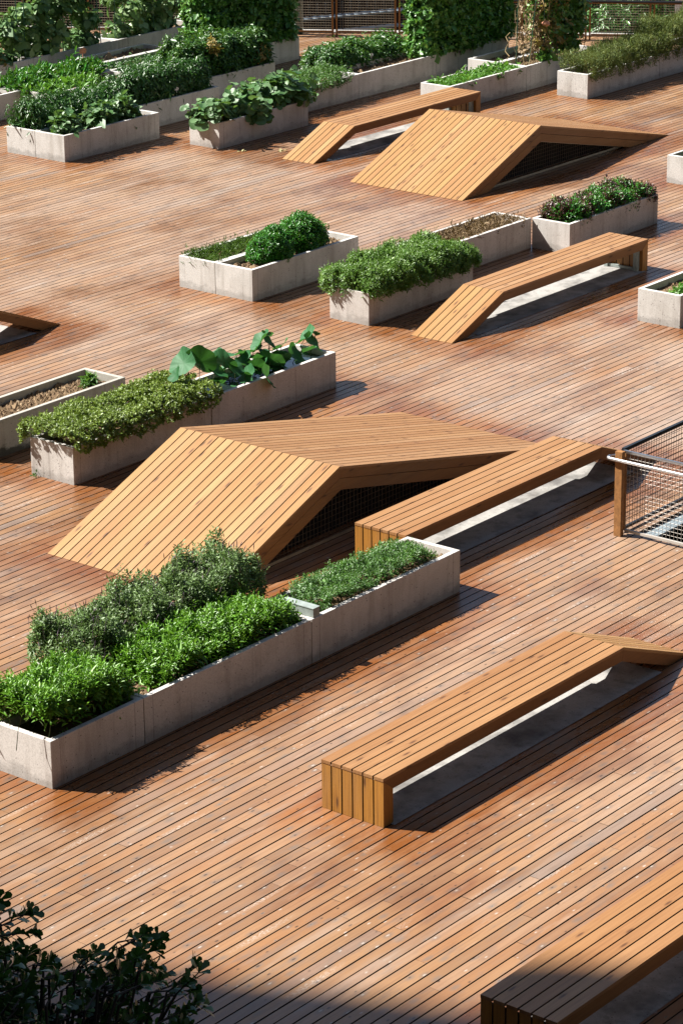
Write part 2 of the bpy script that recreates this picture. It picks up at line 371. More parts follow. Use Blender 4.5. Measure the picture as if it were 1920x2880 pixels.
class MB:
    """collects faces with UVs (metres) and a random value per board"""
    def __init__(self):
        self.v = []; self.f = []; self.uv = []; self.r = []; self.w = []
    def face(self, pts, uv, r, wear=None):
        i = len(self.v)
        self.v += [tuple(p) for p in pts]
        self.w += list(wear) if wear is not None else [0.0] * len(pts)
        self.f.append(tuple(range(i, i + len(pts))))
        self.uv += uv; self.r.append(r)
    def prism(self, prof, y0, y1, r, along='x', uo=None, ends=None):
        """profile of (x,z) points, clockwise seen from -Y, extruded from y0 to y1; u runs along the profile"""
        n = len(prof)
        uo = random.uniform(0, 50) if uo is None else uo
        vo = random.uniform(0, 50)
        acc = 0.0
        for i in range(n):
            a, b = prof[i], prof[(i + 1) % n]
            L = math.dist(a, b)
            if L < 1e-6: continue
            p = [(a[0], y0, a[1]), (b[0], y0, b[1]), (b[0], y1, b[1]), (a[0], y1, a[1])]
            u0 = uo + a[0] + a[1]; u1 = u0 + L
            if along == 'y':
                uvs = [(uo + y0, vo + acc), (uo + y0, vo + acc + L), (uo + y1, vo + acc + L), (uo + y1, vo + acc)]
            else:
                uvs = [(uo + acc, vo + y0), (uo + acc + L, vo + y0), (uo + acc + L, vo + y1), (uo + acc, vo + y1)]
            self.face(p[::-1], uvs[::-1], r)
            acc += L
        for q, (y, s) in enumerate(((y0, 1), (y1, -1))):
            pts = [(x, y, z) for x, z in prof][::s]
            if along == 'z': uvs = [(uo + z, vo + x) for x, z in prof][::s]
            else: uvs = [(uo + x, vo + z) for x, z in prof][::s]
            self.face(pts, uvs, r if ends is None else ends[q])
    def box(self, a, b, r=None, along=0):
        r = random.random() if r is None else r
        x0, y0, z0 = a; x1, y1, z1 = b
        o = [random.uniform(0, 50), random.uniform(0, 50)]
        c = [(x0, y0, z0), (x1, y0, z0), (x1, y1, z0), (x0, y1, z0), (x0, y0, z1), (x1, y0, z1), (x1, y1, z1), (x0, y1, z1)]
        for idx, nax in (((0, 3, 2, 1), 2), ((4, 5, 6, 7), 2), ((0, 1, 5, 4), 1), ((2, 3, 7, 6), 1), ((1, 2, 6, 5), 0), ((3, 0, 4, 7), 0)):
            pts = [c[i] for i in idx]
            ax = [k for k in (0, 1, 2) if k != nax]
            ua = along if along in ax else ax[0]
            va = [k for k in ax if k != ua][0]
            self.face(pts, [(o[0] + p[ua], o[1] + p[va]) for p in pts], r)
    def tube(self, pts, rad, n=6, r=None, cap=True):
        r = random.random() if r is None else r
        pts = [np.asarray(p, float) for p in pts]
        rads = rad if isinstance(rad, (list, tuple)) else [rad] * len(pts)
        rings = []
        ref = None
        for i, p in enumerate(pts):
            d = unit(pts[min(i + 1, len(pts) - 1)] - pts[max(i - 1, 0)])
            if ref is None or abs(d @ ref) > 0.95:
                ref = np.array([0, 0, 1.0]) if abs(d[2]) < 0.9 else np.array([1.0, 0, 0])
            a = unit(np.cross(d, ref)); b = np.cross(d, a)
            ref = np.cross(a, d)
            rings.append([p + rads[i] * (math.cos(2 * math.pi * k / n) * a + math.sin(2 * math.pi * k / n) * b) for k in range(n)])
        u = 0.0
        for i in range(len(rings) - 1):
            L = float(np.linalg.norm(pts[i + 1] - pts[i]))
            for k in range(n):
                k2 = (k + 1) % n
                self.face([rings[i][k], rings[i][k2], rings[i + 1][k2], rings[i + 1][k]],
                          [(u, k * .02), (u, k * .02 + .02), (u + L, k * .02 + .02), (u + L, k * .02)], r)
            u += L
        if cap:
            self.face(rings[0][::-1], [(0, 0)] * n, r)
            self.face(rings[-1], [(0, 0)] * n, r)
    def mirror(self, fn):
        """apply fn to every vertex; fn flips handedness so faces are turned round"""
        self.v = [fn(p) for p in self.v]
        k = 0; uv = []
        nf = []
        for f in self.f:
            n = len(f)
            uv += self.uv[k:k + n][::-1]; k += n
            nf.append(tuple(reversed(f)))
        self.f = nf; self.uv = uv
    def build(self, name, mat, parent=None, wear=False, smooth=False, half=None):
        me = bpy.data.meshes.new(name)
        me.from_pydata(self.v, [], self.f)
        uvl = me.uv_layers.new(name='UVMap')
        uvl.data.foreach_set('uv', np.array(self.uv, dtype=np.float32).ravel())
        a = me.attributes.new('rnd', 'FLOAT', 'FACE')
        a.data.foreach_set('value', np.array(self.r, dtype=np.float32))
        if wear:
            a = me.attributes.new('wear', 'FLOAT', 'POINT')
            a.data.foreach_set('value', np.array(self.w, dtype=np.float32))
        if half is not None:
            a = me.attributes.new('half', 'FLOAT', 'POINT')
            a.data.foreach_set('value', np.full(len(self.v), half, dtype=np.float32))
        if smooth:
            me.polygons.foreach_set('use_smooth', [True] * len(me.polygons))
        me.materials.append(mat)
        me.update()
        o = bpy.data.objects.new(name, me)
        C.objects.link(o)
        adopt(o, parent)
        return o

def structure(o, kind='structure'):
    o['kind'] = kind
    return o

# ------------------------------------------------------------------ layout grid
def GX(k):
    return 29.15 + 2.363 * k if k >= -1.2 else 29.15 + 2.375 * k
PW = 0.673            # planter width
PITCHB = 0.1127       # deck board pitch
PHASE = 13.413
GAP = 0.0145

FOOT = []             # footprints of furniture, for the stain the boards keep beside it

# ------------------------------------------------------------------ planters
random.seed(3)
PLANTER_GROUP = 'concrete planters set out on the deck'

def soil_part(parent, x0, x1, y0, y1, z, lumps, seed, size=0.022):
    rng = np.random.default_rng(seed)
    mb = MB()
    nx, ny = 24, 8
    zz = z + rng.normal(0, 0.006, (nx + 1, ny + 1))
    X = np.linspace(x0, x1, nx + 1); Y = np.linspace(y0, y1, ny + 1)
    for i in range(nx):
        for j in range(ny):
            p = [(X[i], Y[j], zz[i, j]), (X[i + 1], Y[j], zz[i + 1, j]), (X[i + 1], Y[j + 1], zz[i + 1, j + 1]), (X[i], Y[j + 1], zz[i, j + 1])]
            mb.face(p, [(0, 0)] * 4, float(rng.uniform(0, 0.5)))
    for k in range(lumps):
        c = np.array([rng.uniform(x0 + .02, x1 - .02), rng.uniform(y0 + .02, y1 - .02), z + 0.006])
        s = size * rng.lognormal(0, 0.45)
        ax = np.array([[s, 0, 0], [0, s, 0], [-s, 0, 0], [0, -s, 0]]) * rng.uniform(0.6, 1.2, (4, 1))
        a = rng.uniform(0, 6.28)
        Rm = np.array([[math.cos(a), -math.sin(a), 0], [math.sin(a), math.cos(a), 0], [0, 0, 1]])
        ring = [c + Rm @ q + [0, 0, rng.uniform(-.3, .3) * s] for q in ax]
        top = c + np.array([rng.uniform(-.3, .3) * s, rng.uniform(-.3, .3) * s, s * rng.uniform(.5, .9)])
        r = float(rng.beta(2, 2))
        for q in range(4):
            mb.face([ring[q], ring[(q + 1) % 4], top], [(0, 0)] * 3, r)
    return mb.build('soil', M['soil'], parent)

def planter(x0, x1, y0, label, fill='soil', lumps=0, mat='concrete', z_fill=0.36, seed=0, lump_size=0.022):
    x0 += 0.002; x1 -= 0.002
    y1 = y0 + PW - 0.003
    cx, cy = (x0 + x1) / 2, (y0 + y1) / 2
    th = thing('concrete_planter', label, 'planter', (cx, cy, 0), PLANTER_GROUP)
    H, W = 0.45, 0.055
    bm = bmesh.new()
    hx, hy = (x1 - x0) / 2, (y1 - y0) / 2
    def ring(ax, ay, z): return [bm.verts.new((sx * ax, sy * ay, z)) for sx, sy in ((-1, -1), (1, -1), (1, 1), (-1, 1))]
    ob = ring(hx, hy, 0.0); ot = ring(hx, hy, H); it = ring(hx - W, hy - W, H); ib = ring(hx - W - .006, hy - W - .006, 0.12)
    for a, b in ((ob, ot), (ot, it), (it, ib)):
        for k in range(4):
            bm.faces.new((a[k], a[(k + 1) % 4], b[(k + 1) % 4], b[k]))
    bm.faces.new(ib); bm.faces.new(ob[::-1])
    rim = set(ot) | set(it) | set(ob)
    edges = [e for e in bm.edges if (e.verts[0] in ot and e.verts[1] in ot) or (e.verts[0] in it and e.verts[1] in it)
             or (e.verts[0] in ob and e.verts[1] in ot) or (e.verts[0] in ot and e.verts[1] in ob)]
    bmesh.ops.bevel(bm, geom=edges, offset=0.006, segments=2, affect='EDGES', profile=0.6)
    bmesh.ops.recalc_face_normals(bm, faces=bm.faces)
    me = bpy.data.meshes.new('trough')
    bm.to_mesh(me); bm.free()
    a = me.attributes.new('half', 'FLOAT', 'POINT')
    a.data.foreach_set('value', np.full(len(me.vertices), hx, dtype=np.float32))
    me.materials.append(M[mat])
    o = bpy.data.objects.new('trough', me); C.objects.link(o); o.parent = th
    xi0, xi1, yi0, yi1 = x0 + W, x1 - W, y0 + W, y1 - W
    if fill == 'soil':
        soil_part(th, xi0, xi1, yi0, yi1, z_fill, lumps, seed, lump_size)
    elif fill == 'water':
        mb = MB(); mb.face([(xi0, yi0, z_fill), (xi1, yi0, z_fill), (xi1, yi1, z_fill), (xi0, yi1, z_fill)], [(0, 0)] * 4, 0.5)
        mb.build('pond_water', M['water'], th)
    FOOT.append((x0, x1, y0, y1))
    return th

# ------------------------------------------------------------------ foliage
def mesh_from_arrays(name, V, F, rnd, mat, parent=None, smooth=False):
    """V (n,3); F list of (k,m) index arrays; rnd per face"""
    me = bpy.data.meshes.new(name)
    me.vertices.add(len(V))
    me.vertices.foreach_set('co', V.astype(np.float32).ravel())
    loops = np.concatenate([f.ravel() for f in F])
    sizes = np.concatenate([np.full(len(f), f.shape[1]) for f in F])
    starts = np.concatenate([[0], np.cumsum(sizes)[:-1]])
    me.loops.add(len(loops)); me.loops.foreach_set('vertex_index', loops.astype(np.int32))
    me.polygons.add(len(sizes)); me.polygons.foreach_set('loop_start', starts.astype(np.int32))
    me.update(calc_edges=True)
    a = me.attributes.new('rnd', 'FLOAT', 'FACE'); a.data.foreach_set('value', rnd.astype(np.float32))
    if smooth: me.polygons.foreach_set('use_smooth', [True] * len(me.polygons))
    me.materials.append(mat)
    o = bpy.data.objects.new(name, me); C.objects.link(o); adopt(o, parent)
    return o

# leaf outlines: (along, across, lift) with faces
T_DIA = (np.array([(0, 0, 0), (.42, .5, .10), (1, 0, -.10), (.42, -.5, .10)]), [(0, 1, 2), (0, 2, 3)])
T_OVAL = (np.array([(0, 0, 0), (.22, .40, .05), (.62, .46, .04), (1, 0, -.12), (.62, -.46, .04), (.22, -.40, .05), (.45, 0, -.03)]),
          [(0, 6, 2, 1), (6, 3, 2), (0, 5, 4, 6), (6, 4, 3)])
T_LANCE = (np.array([(0, 0, 0), (.30, .5, .04), (.66, .36, -.04), (1, 0, -.25), (.66, -.36, -.04), (.30, -.5, .04)]), [(0, 3, 2, 1), (0, 5, 4, 3)])
def lobed(n=11, wav=.12, cup=.10, seed=1):
    r = np.random.default_rng(seed)
    pts = [(.38, 0, -.03)]
    for k in range(n):
        a = math.pi + 2 * math.pi * k / n
        rr = .52 * (1 + r.uniform(-wav, wav)) * (.55 if k == 0 else 1)
        pts.append((.45 + rr * math.cos(a), rr * math.sin(a), cup * r.uniform(-.4, 1.0)))
    return np.array(pts), [(0, 1 + k, 1 + (k + 1) % n) for k in range(n)]
T_LOBE = lobed()

def leaves(name, P, D, N, S, Wd, mat, parent, rng, tmpl=T_DIA, rnd=None):
    D = D / np.linalg.norm(D, axis=1, keepdims=True)
    side = np.cross(D, N); side /= np.linalg.norm(side, axis=1, keepdims=True) + 1e-9
    N = np.cross(side, D)
    tp, fc = tmpl
    n, m = len(P), len(tp)
    V = P[:, None, :] + D[:, None, :] * (tp[None, :, 0:1] * S[:, None, None]) + side[:, None, :] * (tp[None, :, 1:2] * Wd[:, None, None]) + N[:, None, :] * (tp[None, :, 2:3] * S[:, None, None])
    base = np.arange(n)[:, None] * m
    rnd = rng.beta(2, 2, n) if rnd is None else rnd
    F, r = [], []
    for k in (3, 4):
        fk = [f for f in fc if len(f) == k]
        if fk:
            F.append((base[:, None, :] + np.array(fk)[None, :, :]).reshape(-1, k)); r.append(np.repeat(rnd, len(fk)))
    return mesh_from_arrays(name, V.reshape(-1, 3), F, np.concatenate(r), mat, parent)

def wob(p, s, ph):
    return (np.sin(p[:, 0] * s + ph) * np.sin(p[:, 1] * s * 1.13 + 1.7 * ph) + np.sin(p[:, 2] * s * 1.3 + 2.1 * ph) * .6
            + np.sin((p[:, 0] + p[:, 1]) * s * 2.3 + ph * .7) * .5)

def sprig_points(blobs, dens, rng, zf, bump=.10, depth=.12, bfreq=9.0):
    P, D = [], []
    bl = np.array(blobs, float)
    for i, (cx, cy, cz, rx, ry, rz) in enumerate(bl):
        area = 4 * math.pi * (((rx * ry) ** 1.6 + (rx * rz) ** 1.6 + (ry * rz) ** 1.6) / 3) ** (1 / 1.6)
        n = int(area * dens) + 3
        d = rng.normal(size=(n, 3)); d /= np.linalg.norm(d, axis=1, keepdims=True)
        d = d[d[:, 2] > -.45]
        s = 1 - np.abs(rng.normal(0, depth, len(d)))
        p = np.array([cx, cy, cz]) + d * s[:, None] * [rx, ry, rz]
        s2 = 1 + bump * wob(p, bfreq, i * 1.3)
        p = np.array([cx, cy, cz]) + d * (s * s2)[:, None] * [rx, ry, rz]
        nrm = d / [rx, ry, rz]; nrm /= np.linalg.norm(nrm, axis=1, keepdims=True)
        keep = p[:, 2] > zf
        for j, b in enumerate(bl):
            if j != i:
                q = (p - b[:3]) / b[3:]
                keep &= (q * q).sum(1) > .66
        P.append(p[keep]); D.append(nrm[keep])
    return np.concatenate(P), np.concatenate(D)

def foliage(name, blobs, mat, parent, seed, dens=900, L=.05, ratio=.45, per=6, upmix=.5, th=(35, 95), step=.35, droop=.0,
            tmpl=T_DIA, zf=.38, bump=.10, depth=.12, bfreq=9.0, jit=.35, rnd_shift=0.0, xlim=None, ylim=None, thin=.45, stray=.05):
    rng = np.random.default_rng(seed)
    P, D = sprig_points(blobs, dens, rng, zf, bump, depth, bfreq)
    if xlim is not None:
        k = (P[:, 0] > xlim[0]) & (P[:, 0] < xlim[1]); P, D = P[k], D[k]
    if ylim is not None:
        k = (P[:, 1] > ylim[0]) & (P[:, 1] < ylim[1]); P, D = P[k], D[k]
    g = wob(P, 7.0 + (seed % 5), seed * .37) * .5 + wob(P, 19.0, seed * .71) * .35
    k = rng.uniform(size=len(P)) < np.clip(1.0 - thin * .5 + thin * g, .12, 1.0)
    P, D = P[k], D[k]
    k = rng.uniform(size=len(P)) < stray
    P[k] += (D[k] * .6 + np.array([0, 0, .5])) * (rng.uniform(.3, 1.6, k.sum()) * L)[:, None]
    n = len(P)
    ax = D * (1 - upmix) + np.array([0, 0, upmix]) + rng.normal(0, jit * .6, (n, 3))
    ax /= np.linalg.norm(ax, axis=1, keepdims=True)
    ref = rng.normal(size=(n, 3))
    a = np.cross(ax, ref); a /= np.linalg.norm(a, axis=1, keepdims=True); b = np.cross(ax, a)
    PP, DD, NN, SS, RR = [], [], [], [], []
    sp_r = rng.beta(2, 2, n)
    for k in range(per):
        f = k / max(1, per - 1)
        ang = k * 2.399 + rng.normal(0, .35, n)
        t = np.radians(th[0] + (th[1] - th[0]) * f + rng.normal(0, 12, n))
        rad = a * np.cos(ang)[:, None] + b * np.sin(ang)[:, None]
        d = ax * np.cos(t)[:, None] + rad * np.sin(t)[:, None]
        d[:, 2] -= droop * (1 + .4 * rng.normal(size=n))
        s = L * (.55 + .5 * f) * rng.lognormal(0, .30, n)
        PP.append(P - ax * (f * step * L * per * .5)[:, None] if np.ndim(f) else P - ax * (f * step * L * per * .5))
        DD.append(d)
        nn = ax * np.sin(t)[:, None] - rad * np.cos(t)[:, None] + rng.normal(0, jit * .5, (n, 3))
        NN.append(nn); SS.append(s)
        RR.append(np.clip(sp_r * .65 + rng.beta(1.4, 1.4, n) * .4 + (.12 if f < .3 else -.04) + rnd_shift, 0, 1))
    PP = np.concatenate(PP); DD = np.concatenate(DD); NN = np.concatenate(NN); SS = np.concatenate(SS); RR = np.concatenate(RR)
    return leaves(name, PP, DD, NN, SS, SS * ratio * 1.0, mat, parent, rng, tmpl, RR)

def row(x0, x1, y0, y1, zb, h, seed, nx=None, ny=2, var=.18, spread=1.0):
    """ellipsoids that together fill a bed, uneven along the top"""
    rng = np.random.default_rng(seed)
    nx = nx or max(2, int((x1 - x0) / .3))
    out = []
    dx, dy = (x1 - x0) / nx, (y1 - y0) / ny
    for i in range(nx):
        for j in range(ny):
            hh = h * (1 + rng.uniform(-var, var)); q = rng.uniform(.8, 1.25)
            out.append((x0 + (i + .5) * dx + rng.uniform(-.2, .2) * dx, y0 + (j + .5) * dy + rng.uniform(-.15, .15) * dy, zb + hh * .32,
                        dx * .85 * spread * q, dy * .85 * spread * rng.uniform(.85, 1.15), hh * .68))
    return out

def stems(parent, blobs, seed, n=24, z0=.36, mat='stem', rad=.004, lean=.12):
    rng = np.random.default_rng(seed)
    mb = MB()
    for k in range(n):
        b = blobs[rng.integers(len(blobs))]
        x = b[0] + rng.uniform(-.6, .6) * b[3]; y = b[1] + rng.uniform(-.6, .6) * b[4]
        zt = b[2] + b[5] * .6
        if zt < z0 + .04: continue
        mb.tube([(x + rng.normal(0, lean * .4), y + rng.normal(0, lean * .4), z0), (x, y, (z0 + zt) / 2), (x + rng.normal(0, lean * .3), y + rng.normal(0, lean * .3), zt)], [rad * 1.3, rad, rad * .6], 4)
    return mb.build('stems', M[mat], parent)

def bed(name, label, cat, blobs, mat, seed, group=None, stem=24, stem_mat='stem', **kw):
    c = np.mean(np.array(blobs)[:, :3], axis=0)
    t = thing(name, label, cat, (c[0], c[1], .36), group)
    foliage('foliage', blobs, M[mat], t, seed, **kw)
    if stem: stems(t, blobs, seed + 1, stem, mat=stem_mat)
    return t

# ------------------------------------------------------------------ benches and ramp mounds
def boards_x(mb, prof, y0, n, fn=None, gap=GAP, pitch=PITCHB):
    for k in range(n):
        r = random.random() * .96
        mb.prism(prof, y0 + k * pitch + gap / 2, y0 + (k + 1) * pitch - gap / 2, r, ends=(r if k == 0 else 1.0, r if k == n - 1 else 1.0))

def bench(xe, s, y0, label, Lf=3.62, Lt=4.77, ramp=True, steel=False):
    """an end of upright timbers at xe, a flat seat, and a seat board ramp folding to the deck; s is the way it runs along X"""
    y1 = y0 + 6 * PITCHB
    t = thing('timber_bench', label, 'bench', (xe, (y0 + y1) / 2, 0), 'folded timber benches')
    H, B, D = 0.45, 0.028, 0.135
    th = math.atan(H / (Lt - Lf))
    def put(mb, name, mat):
        if s > 0: mb.v = [(xe + p[0], p[1], p[2]) for p in mb.v]
        else: mb.mirror(lambda p: (xe - p[0], p[1], p[2]))
        return mb.build(name, M[mat], t)
    mb = MB()
    k = B * math.tan(th / 2)
    boards_x(mb, [(0, H - B), (0, H), (Lf - .002, H), (Lf - k - .002, H - B)], y0, 6)
    put(mb, 'seat', 'seat')
    nx, nz = -math.sin(th), -math.cos(th)                       # inward normal of the ramp
    mb = MB()
    boards_x(mb, [(Lf - k + .001, H - B), (Lf + .001, H), (Lt, 0.004), (Lt - B / math.sin(th), 0.004)], y0, 6)
    put(mb, 'ramp', 'ramp')
    mb = MB()
    for q in range(6):
        yq = y0 + q * PITCHB
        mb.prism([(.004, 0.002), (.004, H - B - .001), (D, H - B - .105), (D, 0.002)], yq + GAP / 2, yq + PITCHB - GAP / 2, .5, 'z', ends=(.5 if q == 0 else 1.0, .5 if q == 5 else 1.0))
    put(mb, 'end_panel', 'post_wood')
    k2 = (D) * math.tan(th / 2)
    mb = MB()
    mb.box((D + .01, y1 - .06, H - B - .062), (Lf - .15, y1 - .02, H - B - .001), .4)
    put(mb, 'back_rail', 'beam')
    for ya, yb in ((y0 + GAP / 2 + .002, y0 + .05),):
        mb = MB()
        mb.prism([(.006, H - B - .001), (Lf - k - .001, H - B - .001), (Lf - k2, H - D), (D + .002, H - D)][::-1], ya, yb, random.random())
        b = put(mb, 'side_beam', 'beam')
        mb = MB()
        # ramp beam, cut off where it meets the deck
        x_in = Lt - D / math.sin(th); x_top = Lt - B / math.sin(th)
        mb.prism([(Lf - k2 + .002, H - D), (Lf - k + .002, H - B - .001), (x_top, 0.003), (x_in, 0.003)], ya, yb, random.random())
        put(mb, 'ramp_beam', 'beam')
    if steel:
        mb = MB()
        for ya in (y0 + .06, y1 - .12):
            mb.box((D + .004, ya, .003), (D + .07, ya + .06, H - D - .002), .5)
        mb.box((D + .01, y0 + .123, .01), (D + .05, y1 - .123, .05), .5)
        put(mb, 'steel_frame', 'zinc')
    # cast slab under the bench
    mb = MB()
    xa, xb = (xe + .10, xe + Lf + .62) if s > 0 else (xe - Lf - .62, xe - .10)
    mb.face([(xa, y0 - .035, .004), (xb, y0 - .035, .004), (xb, y1 - .012, .004), (xa, y1 - .012, .004)], [(0, 0)] * 4, .5)
    structure(mb.build('concrete_slab', M['pad']))
    x_lo, x_hi = min(xe, xe + s * Lt), max(xe, xe + s * Lt)
    FOOT.append((x_lo, x_hi, y0, y1))
    return t

random.seed(11)
bench(17.205, 1, 13.413, 'long timber bench in the right foreground, six boards wide, its block end towards the camera', 3.625, 4.79)
bench(22.0, 1, 16.845, 'timber bench running from the green herb planter to the wire mesh railing', 3.61, 4.77)
bench(33.83, -1, 21.545, 'timber bench beside the trailing shrub planter, its ramp end nearest the camera', 3.535, 4.69, steel=True)
bench(40.98, -1, 29.68, 'timber bench farthest back, beside the bright lettuce planter', 3.6, 4.71, steel=True)
bench(14.765, 1, 9.98, 'timber bench in the bottom right corner, its near end lying in shadow', 3.62, 4.77)
bench(22.02, 1, 26.30, 'timber bench cut off by the left edge, only its ramp tip showing', 3.60, 4.727)

def mound(xn, xr, xf, y0, n, H, label, recess):
    y1 = y0 + n * PITCHB
    t = thing('timber_ramp', label, 'ramp', (xr, (y0 + y1) / 2, 0), 'peaked timber ramps')
    B = 0.028
    ta, tb = math.atan(H / (xr - xn)), math.atan(H / (xf - xr))
    # boards of both slopes meet along the ridge
    def off(d):
        """ridge point of the surface lying d below the top"""
        ca, cb = d / math.cos(ta), d / math.cos(tb)
        x = ((H - cb) + xr * math.tan(tb) - (H - ca) + xr * math.tan(ta)) / (math.tan(ta) + math.tan(tb))
        return x, H - ca + (x - xr) * math.tan(ta)
    def foot(d, side):
        return xn + d / math.sin(ta) if side < 0 else xf - d / math.sin(tb)
    def layer(d0, d1, side, g=.0012):
        (xa, za), (xb, zb) = off(d0), off(d1)
        if side < 0: return [(foot(d0, -1), .003), (xa - g, za), (xb - g, zb), (foot(d1, -1), .003)]
        return [(xb + g, zb), (xa + g, za), (foot(d0, 1), .003), (foot(d1, 1), .003)]
    mb = MB(); boards_x(mb, layer(0, B, -1), y0, n); mb.build('near_slope', M['ramp'], t)
    mb = MB(); boards_x(mb, layer(0, B, 1), y0, n); mb.build('far_slope', M['seat'], t)
    for ya, yb in ((y0 + GAP / 2 + .003, y0 + .06), (y1 - .06, y1 - GAP / 2 - .003)):
        for side in (-1, 1):
            mb = MB()
            mb.prism(layer(B + .001, .128, side), ya, yb, random.random())
            mb.prism(layer(.134, .255, side), ya + .002, yb, random.random())
            mb.build('side_boards', M['beam'], t)
    # wire screen closing the triangle, with its steel frame
    d = .262
    xs, zs = off(d)
    xl, xr2 = foot(d, -1), foot(d, 1)
    for ym in (y0 + recess,):
        mb = MB(); w = .0026
        def ztop(x): return (x - xl) * math.tan(ta) if x < xs else (xr2 - x) * math.tan(tb)
        x = xl + .05
        while x < xr2 - .03:
            z = ztop(x)
            if z > .02: mb.box((x - w, ym - w, .005), (x + w, ym + w, z), .5)
            x += .062
        z = .06
        while z < zs - .02:
            mb.box((xl + z / math.tan(ta), ym + w, z - w * .8), (xr2 - z / math.tan(tb), ym + 3 * w, z + w * .8), .5)
            z += .062
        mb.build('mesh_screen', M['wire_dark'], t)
        mb = MB()
        mb.box((xl + .05, ym - .03, .002), (xr2 - .02, ym - .012, .035), .5)
        mb.build('sill', M['wire'], t)
        mb = MB()
        q = layer(.257, .272, 1)
        mb.prism([(q[0][0], q[0][1]), q[1], q[2], q[3]], ym - .03, ym - .004, .5)
        mb.build('frame_bar', M['wire'], t)
    # near-black sheet laid in to stand for the shade inside the hollow
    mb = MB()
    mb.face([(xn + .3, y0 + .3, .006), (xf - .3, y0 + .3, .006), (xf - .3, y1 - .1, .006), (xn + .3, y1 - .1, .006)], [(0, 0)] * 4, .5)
    mb.build('hollow_shade_sheet', M['dark'], t)
    FOOT.append((xn, xf, y0, y1))
    return t

mound(20.26, 22.41, 26.40, 18.03, 20, .845, 'large peaked timber ramp in the middle, beside the box shrub planter', .15)
mound(35.63, 37.76, 41.63, 26.15, 20, .835, 'large peaked timber ramp farther back, in front of the farthest bench', .17)

# ------------------------------------------------------------------ planters, near to far
random.seed(5)
cw = 'concrete_warm'
planter(16.07, 17.255, 16.155, 'short concrete planter at the left edge, nearest the camera, full of bright mint', seed=1, mat=cw)
planter(17.26, 19.62, 16.155, 'long concrete planter of bright mint, between the short mint planter and the low herbs', lumps=260, seed=2, mat=cw)
planter(19.625, 22.0, 16.155, 'concrete planter of low green herbs with a zinc block on its rim', lumps=260, seed=3, mat=cw)
planter(17.27, 19.62, 16.155 + PW + .003, 'concrete planter of lavender standing behind the long mint planter', lumps=120, seed=4)
planter(22.03, 24.39, 21.572, 'concrete planter topped by the dense round-leaved box shrub', seed=5, mat=cw)
planter(24.40, 26.755, 21.572, 'concrete planter filled with water and lotus leaves', fill='water', z_fill=.385, mat=cw)
planter(22.035, 24.40, 22.95, 'mossy concrete planter of bare gravelly soil at the left edge', lumps=2600, seed=7, mat='concrete_dirty', z_fill=.345)
planter(29.155, 31.51, 22.937, 'concrete planter overflowing with the trailing green herb shrub', seed=8, mat=cw)
planter(31.515, 33.875, 23.607, 'concrete planter of dried brown stalks behind the trailing shrub', lumps=500, seed=9, mat=cw)
planter(33.88, 36.24, 22.93, 'concrete planter of mixed purple and green basil', lumps=300, seed=10, mat=cw)
planter(31.51, 33.88, 19.545, 'concrete planter of low parsley cut off by the right edge', lumps=200, seed=11)
planter(38.6, 40.97, 23.605, 'concrete planter at the right edge above the purple basil, cut off by the frame', lumps=100, seed=12)
planter(29.155, 31.515, 24.972, 'concrete planter holding two round bright green bushes', lumps=600, seed=13)
planter(29.155, 31.515, 24.972 + PW + .002, 'concrete planter of fine fern-like seedlings behind the two round bushes', lumps=300, seed=14)
planter(33.93, 36.29, 33.112, 'concrete planter at top left with broad-leaved plants, its long side nearest', lumps=500, seed=15)
planter(33.93, 36.29, 33.112 + PW + .002, 'concrete planter of drooping pepper plants behind the broad-leaved ones', seed=16)
planter(36.295, 38.62, 33.76, 'concrete planter of tall pepper plants next to the broad-leaved plants', lumps=200, seed=17)
planter(38.63, 40.985, 34.43, 'concrete planter of leafy tomato bushes in front of the dark vine', lumps=150, seed=18)
planter(40.97, 43.33, 35.77, 'concrete planter under the dark leaning vine at the left of the deck gap', seed=19)
planter(36.22, 38.6, 31.69, 'concrete planter of large pale squash leaves', lumps=300, seed=20, mat=cw)
planter(38.605, 40.965, 32.43, 'concrete planter of low fine herbs just behind the squash', seed=21)
planter(40.97, 43.335, 32.43, 'concrete planter of bare stony soil in front of the leafy amaranth', lumps=1600, seed=22, z_fill=.35)
planter(40.96, 43.335, 32.43 + PW + .003, 'concrete planter of leafy amaranth plants behind the stony soil', seed=23)
planter(43.34, 45.69, 32.43, 'concrete planter beneath the tall block of green vine', seed=24)
planter(41.0, 43.36, 30.37, 'concrete planter of flat bright lettuce behind the farthest bench', lumps=150, seed=25)
planter(43.365, 45.72, 30.37, 'concrete planter with drying bean vines on canes', lumps=700, seed=26, z_fill=.34)
planter(43.365, 45.72, 31.045, 'concrete planter of reddish leaf mould behind the drying beans', lumps=700, seed=27, z_fill=.34)
planter(43.355, 45.77, 29.01, 'concrete planter of fine grey-green shrubs at top right, near half', seed=28)
planter(45.775, 48.13, 29.01, 'concrete planter of fine grey-green shrubs at top right, far half', seed=29)
planter(36.285, 38.6, 35.73, 'concrete planter of small greens between the pepper plants and the wide greens bed', lumps=100, seed=30)
planter(36.285, 38.6, 36.41, 'concrete planter of dense low greens behind the pepper plants', lumps=100, seed=31)
planter(33.92, 36.28, 36.41, 'concrete planter of bare soil at the left edge beside the pepper plants', lumps=700, seed=32, z_fill=.345)
planter(38.605, 40.965, 37.055, 'concrete planter of pale stones with an orange marker at top left', lumps=1700, seed=33, z_fill=.35, lump_size=.03)
planter(38.605, 40.965, 36.38, 'concrete planter in front of the pale stones, hidden by pepper leaves', lumps=300, seed=34)
planter(36.245, 38.6, 38.39, 'concrete planter with yellowing beans at the top left corner', lumps=200, seed=35)
planter(38.605, 40.96, 38.39, 'concrete planter under the dense dark beans at top left', seed=36)
planter(40.965, 43.32, 38.39, 'concrete planter under the paler climbing beans behind the stones', seed=37)

